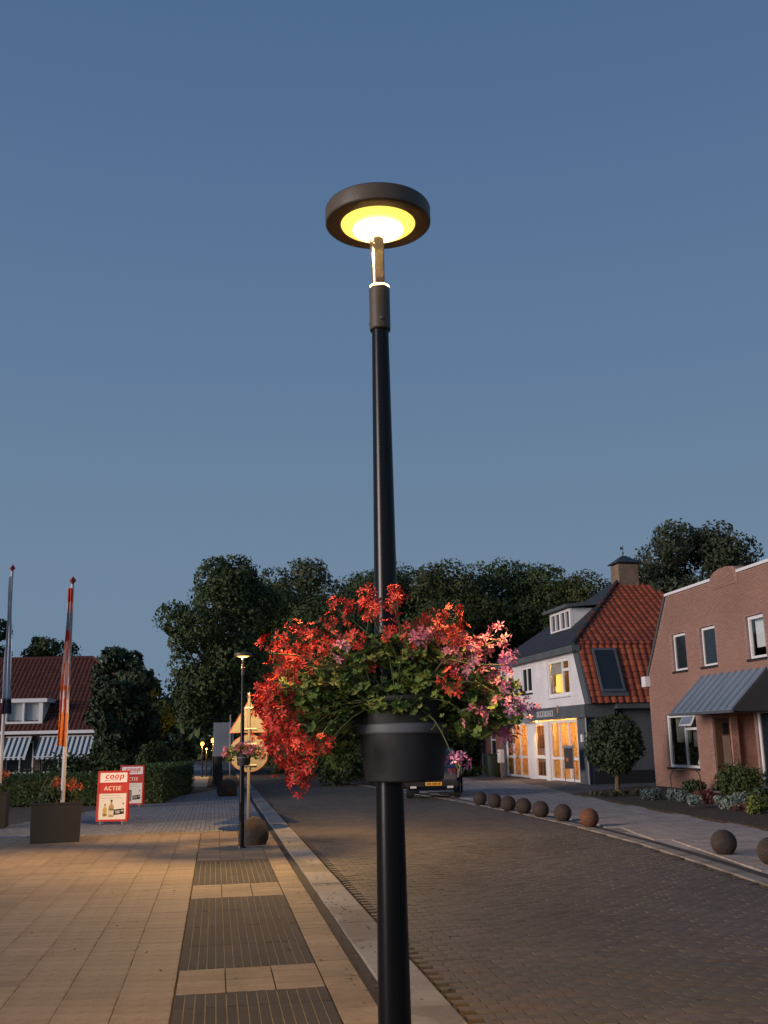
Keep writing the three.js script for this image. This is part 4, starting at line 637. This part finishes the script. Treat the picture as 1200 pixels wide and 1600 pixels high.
rock('boulder', 'round dark stone at the foot of the thin sign post', 'boulder', -5.80, -37.85, .36, .42, .34, 5.1);
rock('boulder', 'low dark boulder on the far kerb behind the pot', 'boulder', .15, -40.4, .5, .32, .35, 9.7);
{
  const spots = [[2.52, -29.75], [2.80, -28.5], [3.02, -27.2], [3.27, -26.1], [3.5, -24.8], [3.8, -23.5], [4.08, -21.9], [5.1, -16.45], [5.34, -15.1]];
  const lab = ['first of the seven close-set stone balls, next to the parked car', 'second stone ball counted from the parked car', 'third stone ball counted from the parked car', 'fourth stone ball counted from the parked car, middle of seven', 'fifth stone ball counted from the parked car', 'sixth stone ball from the parked car, beside the rusty one', 'rusty orange stone ball ending the row of seven', 'larger looking dark stone ball standing alone on the right pavement', 'dark stone ball cut by the right edge of the picture'];
  spots.forEach(([x, z], i) => {
    const g = new THREE.SphereGeometry(.195, 40, 28), p = g.attributes.position, v = V(); for (let k = 0; k < p.count; k++) { v.fromBufferAttribute(p, k); const q = 1 + .012 * perlin.noise(v.x * 22 + i * 7, v.y * 22, v.z * 22); p.setXYZ(k, v.x * q, Math.max(-.178, v.y * q), v.z * q); } g.computeVertexNormals();
    const b = mesh('stone_ball', g.rotateY(i * 1.3), i === 6 ? M.ballRust : M.ball); b.position.set(x, .175, z); tag(b, lab[i], 'stone ball', 'stone balls along the right kerb');
  });
}

// ------------------------------------------------------------------ pavement signs
function canvasTex(w, h, draw) { const c = document.createElement('canvas'); c.width = w; c.height = h; draw(c.getContext('2d'), w, h); const t = new THREE.CanvasTexture(c); t.colorSpace = THREE.SRGBColorSpace; return t; }
const tCoop = canvasTex(512, 190, (g, w, h) => { g.fillStyle = '#f3ece4'; g.fillRect(0, 0, w, h); g.fillStyle = '#d8361a'; g.save(); g.transform(1.12, 0, -.14, 1, 92, 118); g.font = 'bold 142px sans-serif'; g.fillText('coop', 0, 0); g.restore(); g.strokeStyle = '#b0402a'; g.lineWidth = 9; g.beginPath(); g.moveTo(88, 158); g.quadraticCurveTo(210, 128, 350, 142); g.stroke(); });
const tActie = canvasTex(512, 190, (g, w, h) => { g.fillStyle = '#c23a30'; g.fillRect(0, 0, w, h); g.fillStyle = '#cf5346'; for (let x = 20; x < w; x += 44) g.fillRect(x, 0, 10, h); g.fillStyle = '#f0d8b8'; g.font = 'bold 124px sans-serif'; g.save(); g.transform(.95, 0, 0, 1, 84, 142); g.fillText('ACTIE', 0, 0); g.restore(); });
const poster = (price, kind) => canvasTex(512, 560, (g, w, h) => {
  g.fillStyle = '#e9e2d4'; g.fillRect(0, 0, w, h); g.fillStyle = '#8a8074'; for (const [x, y, l] of [[60, 44, 330], [40, 98, 400], [44, 158, 26], [72, 158, 20]]) g.fillRect(x, y, l, 6);
  const bottle = (x, b, s, body, cap) => { g.fillStyle = body; g.beginPath(); g.moveTo(x - 52 * s, b); g.lineTo(x - 52 * s, b - 190 * s); g.quadraticCurveTo(x - 50 * s, b - 250 * s, x - 16 * s, b - 275 * s); g.lineTo(x - 16 * s, b - 350 * s); g.lineTo(x + 16 * s, b - 350 * s); g.lineTo(x + 16 * s, b - 275 * s); g.quadraticCurveTo(x + 50 * s, b - 250 * s, x + 52 * s, b - 190 * s); g.lineTo(x + 52 * s, b); g.fill(); g.fillStyle = cap; g.fillRect(x - 18 * s, b - 372 * s, 36 * s, 44 * s); };
  if (kind) { bottle(120, 500, .74, '#c9ab4e', '#4b4436'); g.fillStyle = '#3d3426'; g.fillRect(84, 448, 78, 24); bottle(238, 510, 1.0, '#b59a62', '#2b241c'); g.fillStyle = '#d9cdb4'; g.fillRect(190, 372, 98, 90); g.fillStyle = '#6d5a3c'; g.fillRect(196, 330, 86, 26); } else { g.fillStyle = '#7d7a74'; g.fillRect(150, 210, 120, 300); g.fillStyle = '#b6b2aa'; g.fillRect(60, 260, 80, 250); g.fillStyle = '#565450'; g.fillRect(160, 190, 100, 24); }
  g.save(); g.transform(1, -.12, 0, 1, 0, 0); g.fillStyle = '#2c2622'; g.fillRect(290, 385, 190, 118); g.fillStyle = '#f0e6d4'; g.font = 'bold 86px sans-serif'; g.fillText(price.slice(0, 2), 306, 475); g.font = 'bold 48px sans-serif'; g.fillText(price.slice(2), 408, 446); g.restore();
  g.fillStyle = '#6a6054'; g.beginPath(); g.arc(462, 222, 18, 0, 7); g.fill();
});
function aBoard(label, x, z, turn, tex) {
  const t = thing('pavement_sign', label, 'advertising board', [x, 0, z], turn, 'advertising boards on the pavement'), W = .74, H = 1.17, lean = -.09;
  const up = new THREE.Matrix4().makeRotationX(lean).setPosition(0, .07, .14), P = (g) => g.applyMatrix4(up);
  mesh('frame', [P(rbox(W, .05, .045, .008, 0, .025, 0)), P(rbox(W, .045, .045, .008, 0, H - .022, 0)), P(rbox(.05, H - .1, .044, .008, -W / 2 + .025, H / 2, 0)), P(rbox(.05, H - .1, .044, .008, W / 2 - .025, H / 2, 0)), P(rbox(W - .1, .03, .042, .006, 0, .885, 0)), P(rbox(W - .1, .018, .042, .004, 0, .655, 0))], M.red, t);
  mesh('backing', P(box(W - .06, H - .06, .012, 0, H / 2, -.006)), M.red, t);
  const face = (name, y0, y1, tx) => { const g = P(new THREE.PlaneGeometry(W - .1, y1 - y0).translate(0, (y0 + y1) / 2, .012)); mesh(name, g, new THREE.MeshStandardMaterial({ map: tx, roughness: .35 }), t, true); };
  face('header_panel', .9, H - .045, tCoop); face('banner_panel', .665, .87, tActie); face('poster', .05, .646, tex);
  const dn = new THREE.Matrix4().makeRotationX(-lean * 2.2).setPosition(0, .07, -.22); mesh('rear_panel', rbox(W - .04, H - .03, .02, .006, 0, H / 2, 0).applyMatrix4(dn), M.red, t);
  for (const [fx, fz] of [[-.26, .14], [.26, .14], [-.26, -.22], [.26, -.22]]) mesh('foot', rbox(.05, .1, .05, .008, fx, .05, fz), M.steel, t);
}
aBoard('red framed board with bottle poster standing in front of the other board', -6.62, -25.4, .06, poster('10.99', true));
aBoard('red framed board farther back, half hidden by the front board', -7.86, -32.3, .03, poster('11.99', false));

// ------------------------------------------------------------------ planters with flagpoles
function planter(label, x, z, w, h, seed) {
  const t = thing('planter', label, 'planter', [x, 0, z], .27);
  const g = rbox(w, h, w, .015, 0, h / 2, 0), p = g.attributes.position; for (let i = 0; i < p.count; i++) { const k = .985 + .03 * p.getY(i) / h; p.setX(i, p.getX(i) * k); p.setZ(i, p.getZ(i) * k); }
  mesh('box', g, M.plant, t); mesh('rim', [box(w + .04, .04, .05, 0, h + .02, w / 2 - .01), box(w + .04, .04, .05, 0, h + .02, -w / 2 + .01), box(.05, .04, w - .08, w / 2 - .01, h + .02, 0), box(.05, .04, w - .08, -w / 2 + .01, h + .02, 0)], M.plant, t); mesh('soil', box(w - .1, .03, w - .1, 0, h + .005, 0), M.soil, t);
  const q = thing('planter_flowers', 'red and orange flowering plants in ' + label, 'flowers', [x, h, z]);
  const r = rng(seed), bl = []; for (let i = 0; i < 16; i++) bl.push([(r() - .5) * w * .8, .08 + .18 * r(), (r() - .5) * w * .7, .1 + .05 * r()]);
  shared('foliage', leafCloud(seed, bl, 1500, .035, grn, { shell: .2 }), M.leaf, q);
  const b2 = []; for (let i = 0; i < 9; i++) b2.push([(r() - .3) * w * .6, .22 + .25 * r(), (r() - .5) * w * .5, .07]);
  stuff(shared('blossoms', leafCloud(seed + 1, b2, 420, .028, [[.4, .03, .03], [.35, .05, .02], [.4, .16, .03]], { shell: .1 }), M.leaf, q));
  stuff(mesh('stalks', Array.from({ length: 12 }, () => { const a = V((r() - .5) * w * .7, 0, (r() - .5) * w * .6); return tube([a, a.clone().add(V((r() - .5) * .1, .22, 0)), a.clone().add(V((r() - .2) * .3, .4 + .15 * r(), (r() - .5) * .2))], .006, 6, 4); }), std(rgb(.26, .15, .04), .8), q));
}
planter('the square dark planter at left', -6.65, -21.2, .93, .72, 71);
planter('the planter cut by the left edge', -9.5, -25.0, .95, .78, 72);
function flag(label, x, z, H, base, bands, side, w0, w1, y0, y1) {
  const t = thing('flagpole', label, 'flagpole', [x, base, z], 0, 'flagpoles standing in planters');
  mesh('pole', cyl(.045, .032, H - base, 0, 0, 0, 14), M.pole, t);
  mesh('finial', [new THREE.OctahedronGeometry(.075, 0).scale(1, 1.25, 1).translate(0, H - base + .08, 0), cyl(.03, .03, .03, 0, H - base - .02, 0)], std(rgb(.30, .03, .03), .5), t);
  mesh('collar', cyl(.04, .04, .06, 0, (y0 - base) - .25, 0, 14), M.galv, t);
  const n = 60, m = 14, pos = [], col = [], idx = [];
  for (let j = 0; j <= n; j++) { const f = j / n, y = y0 + (y1 - y0) * f, w = w0 + (w1 - w0) * (1 - f) ** 1.2; for (let i = 0; i <= m; i++) { const a = i / m; pos.push(side * (-.035 + (w + .04) * a) + .012 * Math.sin(y * 3 + i), y - base + .02 * Math.sin(a * 3), .055 * Math.sin(a * 13 + f * 2.2) * (.4 + w * 2) + .052); let c = bands[0][1]; for (const [yy, cc, alt] of bands) if (y >= yy) c = alt && Math.sin(i * 1.7 + Math.floor(y * 4)) > 0 ? alt : cc; col.push(...c); } }
  for (let j = 0; j < n; j++) for (let i = 0; i < m; i++) { const a = j * (m + 1) + i; idx.push(a, a + 1, a + m + 1, a + 1, a + m + 2, a + m + 1); }
  const g = new THREE.BufferGeometry(); g.setAttribute('position', new THREE.Float32BufferAttribute(pos, 3)); g.setAttribute('color', new THREE.Float32BufferAttribute(col, 3)); g.setIndex(idx); g.computeVertexNormals(); shared('banner', muv(g), M.cloth, t);
}
const or = [.72, .19, .03], rd = [.52, .07, .05], wh = [.7, .68, .7];
flag('flagpole with furled orange and white banner in the square planter', -6.48, -21.0, 5.1, .72, [[0, or], [2.47, wh, [.5, .12, .1]], [2.9, or], [3.0, wh, or], [3.5, or, wh], [3.9, rd], [4.15, [.3, .36, .42]], [4.5, wh, rd], [4.7, rd]], -1, .06, .15, 1.82, 5.0);
flag('flagpole with furled blue grey banner at the left edge', -9.15, -24.8, 6.05, .78, [[0, [.03, .03, .05]], [2.95, [.34, .40, .48]], [4.2, [.38, .44, .50], [.44, .48, .53]]], 1, .03, .2, 2.6, 5.9);

// ------------------------------------------------------------------ cars
function car(label, x, z, turn, lit) {
  const t = thing('parked_car', label, 'car', [x, 0, z], turn), W = 1.5;
  const taper = (g) => { const p = g.attributes.position; for (let i = 0; i < p.count; i++) { const y = p.getY(i), k = y > .92 ? 1 - (y - .92) * .42 : 1 - Math.max(0, .45 - y) * .25; p.setX(i, p.getX(i) * k); } g.computeVertexNormals(); return g; };
  const prof = [[-.08, .3], [-.0, .42], [.02, .62], [-.03, .86], [-.16, .96], [-.34, .99], [-.86, 1.40], [-1.2, 1.47], [-2.1, 1.46], [-2.95, 1.0], [-3.85, .84], [-4.1, .66], [-4.14, .4], [-4.0, .28]];
  const sh = new THREE.Shape(); sh.moveTo(...prof[0]); sh.splineThru(prof.slice(1).map((p) => new THREE.Vector2(...p))); sh.closePath();
  const body = mesh('body', taper(new THREE.ExtrudeGeometry(sh, { depth: W, bevelEnabled: true, bevelSize: .05, bevelThickness: .06, bevelSegments: 3, curveSegments: 30, steps: 6 }).rotateY(-Math.PI / 2).translate(W / 2, 0, 0)), M.carPaint, t);
  const q = (name, pts, mat, par = body) => mesh(name, poly3(pts, [[0, 1, 2, 3]]), mat, par);
  q('rear_window', [[-.68, 1.03, -.33], [.68, 1.03, -.33], [.55, 1.38, -.77], [-.55, 1.38, -.77]], new THREE.MeshPhysicalMaterial({ color: rgb(.02, .024, .028), roughness: .04, specularIntensity: 1 }));
  for (const s of [-1, 1]) { q('side_window', [[s * .885, 1.0, -.55], [s * .885, 1.0, -2.8], [s * .76, 1.36, -2.15], [s * .76, 1.36, -.95]], M.glassDark); }
  const tl = lit ? new THREE.MeshStandardMaterial({ color: rgb(.3, .02, .02), emissive: rgb(1, .13, .08), emissiveIntensity: 5 }) : std(rgb(.10, .008, .008), .25);
  for (const s of [-1, 1]) { mesh('tail_lamp', rbox(.26, .2, .14, .03, s * .66, .84, -.02), tl, body); mesh('reflector', rbox(.2, .07, .05, .015, s * .58, .36, .07), lit ? M.white : std(rgb(.6, .58, .55), .25), body); }
  mesh('bumper', rbox(1.7, .2, .16, .05, 0, .46, .0), M.rubber, body);
  mesh('badge', rbox(.13, .035, .02, .008, .02, .72, .045), M.steel, body);
  const pl = mesh('number_plate', rbox(.52, .11, .02, .006, .06, .46, .09), std(rgb(.72, .36, .02), .4), body);
  mesh('plate_characters', [-.17, -.11, -.02, .04, .1, .18].map((px) => box(.035, .06, .004, px + .06, .46, .102)), std(rgb(.05, .03, .01), .6), pl);
  for (const [wx, wz] of [[-.76, -.75], [.76, -.75], [-.76, -3.3], [.76, -3.3]]) { const w = mesh('wheel', new THREE.CylinderGeometry(.31, .31, .2, 28).rotateZ(Math.PI / 2).translate(wx, .31, wz), M.rubber, t); mesh('rim', new THREE.CylinderGeometry(.2, .2, .212, 16).rotateZ(Math.PI / 2).translate(wx, .31, wz), M.steel, w); }
  return t;
}
car('dark blue car parked on the right kerb, seen from behind', 1.33, -33.3, -.1, false);
car('distant car with red tail lights lit on the far road', -27.2, -150, .16, true);
// far lamps down the street
for (const [x, z, h, lab, s] of [[-10.05, -60, 1.95, 'nearer of the distant orange globe lamps, right one', .13], [-10.75, -60.5, 1.78, 'distant orange globe lamp left of the brightest globe', .115], [-10.6, -61, 1.52, 'tiny low distant orange lamp between the two globes', .06]]) {
  const t = thing('globe_lamp', lab, 'street lamp', [x, 0, z], 0, 'orange globe lamps down the street');
  mesh('post', cyl(.05, .035, h, 0, 0, 0, 10), M.black, t); mesh('globe', new THREE.SphereGeometry(s, 18, 12).translate(0, h + s * .8, 0), new THREE.MeshStandardMaterial({ color: rgb(.5, .3, .1), emissive: rgb(1, .42, .06), emissiveIntensity: 2.2 }), t);
  const l = new THREE.PointLight(rgb(1, .5, .12), 7, 0, 2); l.position.set(0, h - .12, .1 + s); l.castShadow = true; l.name = 'globe_light'; t.add(l);
}
// fallen leaves and grit along the kerb and joints
{
  const r = rng(404), g = new THREE.BufferGeometry(); g.setAttribute('position', new THREE.Float32BufferAttribute([-.02, 0, 0, .0, .004, .012, .022, 0, 0, -.02, 0, 0, .022, 0, 0, .0, .005, -.011], 3)); g.computeVertexNormals();
  const im = new THREE.InstancedMesh(muv(g), new THREE.MeshStandardMaterial({ color: 0xffffff, roughness: .9, side: THREE.DoubleSide }), 900); im.name = 'leaf_litter'; const o = new THREE.Object3D(), c = new THREE.Color();
  for (let i = 0; i < 900; i++) { const near = r(), s = near < .45 ? .38 + (r() - .5) * .5 : near < .7 ? -.08 - r() * r() * 1.2 : .6 + r() * 7, t = -.5 + r() * 24, [x, z] = st(s, t); o.position.set(x, s < -.02 ? -.003 : .008, z); o.rotation.set((r() - .5) * .5, r() * 6.28, (r() - .5) * .5); o.scale.setScalar(.4 + .7 * r()); o.updateMatrix(); im.setMatrixAt(i, o.matrix); const k = .5 + r(); im.setColorAt(i, r() < .5 ? c.setRGB(.10 * k, .06 * k, .03 * k) : c.setRGB(.05 * k, .045 * k, .03 * k)); }
  im.receiveShadow = im.castShadow = true; scene.add(im); stuff(tag(im, 'dry fallen leaves and grit scattered along the left kerb', 'litter'));
}
// ------------------------------------------------------------------ small things by the houses
{
  const m = thing('menu_stand', 'narrow standing notice board on legs by the shopfront', 'notice board', [7.05, 0, -41.3], -1.0);
  mesh('board', rbox(.5, .8, .05, .015, 0, 1.0, 0), std(rgb(.04, .03, .03), .5), m); mesh('top_strip', rbox(.56, .1, .07, .015, 0, 1.43, 0), M.galv, m); mesh('picture', box(.14, .14, .006, -.08, .95, .03), std(rgb(.35, .12, .04), .6), m);
  for (const s of [-1, 1]) mesh('leg', rod(V(s * .26, 0, .02), V(s * .26, 1.45, 0), .018), M.galv, m);
  const b = thing('letter_box', 'white letter box on a post beside the shopfront pier', 'letter box', [5.22, 0, -49.2], -1.2);
  mesh('post', cyl(.035, .035, .75, 0, -.05, 0), M.galv, b); mesh('box', rbox(.3, .62, .24, .05, 0, 1.0, 0), M.white, b); mesh('slot', box(.2, .03, .01, 0, 1.18, .122), M.plinth, b);
  const w = thing('wheelie_bin', 'dark green wheeled bin before the pink brick house', 'bin', [4.95, 0, -50.6], -1.3), gb = std(rgb(.02, .035, .02), .5);
  mesh('bin_body', new THREE.CylinderGeometry(.42, .34, .95, 4).rotateY(Math.PI / 4).translate(0, .55, 0), gb, w); mesh('lid', rbox(.66, .07, .68, .02, 0, 1.06, 0), gb, w); for (const s of [-1, 1]) mesh('wheel', new THREE.CylinderGeometry(.1, .1, .05, 16).rotateZ(Math.PI / 2).translate(s * .22, .1, -.3), M.rubber, w);
  const hp = thing('hoop_rail', 'rusty metal hoop rail standing in the garden soil', 'rail', [8.85, .03, -31.7], -.35);
  mesh('hoop', tube([V(-.42, -.1, 0), V(-.42, .3, 0), V(-.41, .62, 0), V(-.3, .74, 0), V(0, .75, 0), V(.3, .74, 0), V(.41, .62, 0), V(.42, .3, 0), V(.42, -.1, 0)], .018, 40, 8), std(rgb(.16, .10, .07), .8, tRust), hp);
  rock('pale_stone', 'small pale stone lying in the soil beside the ball tree', 'stone', 8.05, -33.0, .1, .07, .08, 2.2, M.white);
}
renderer.render(scene, camera);
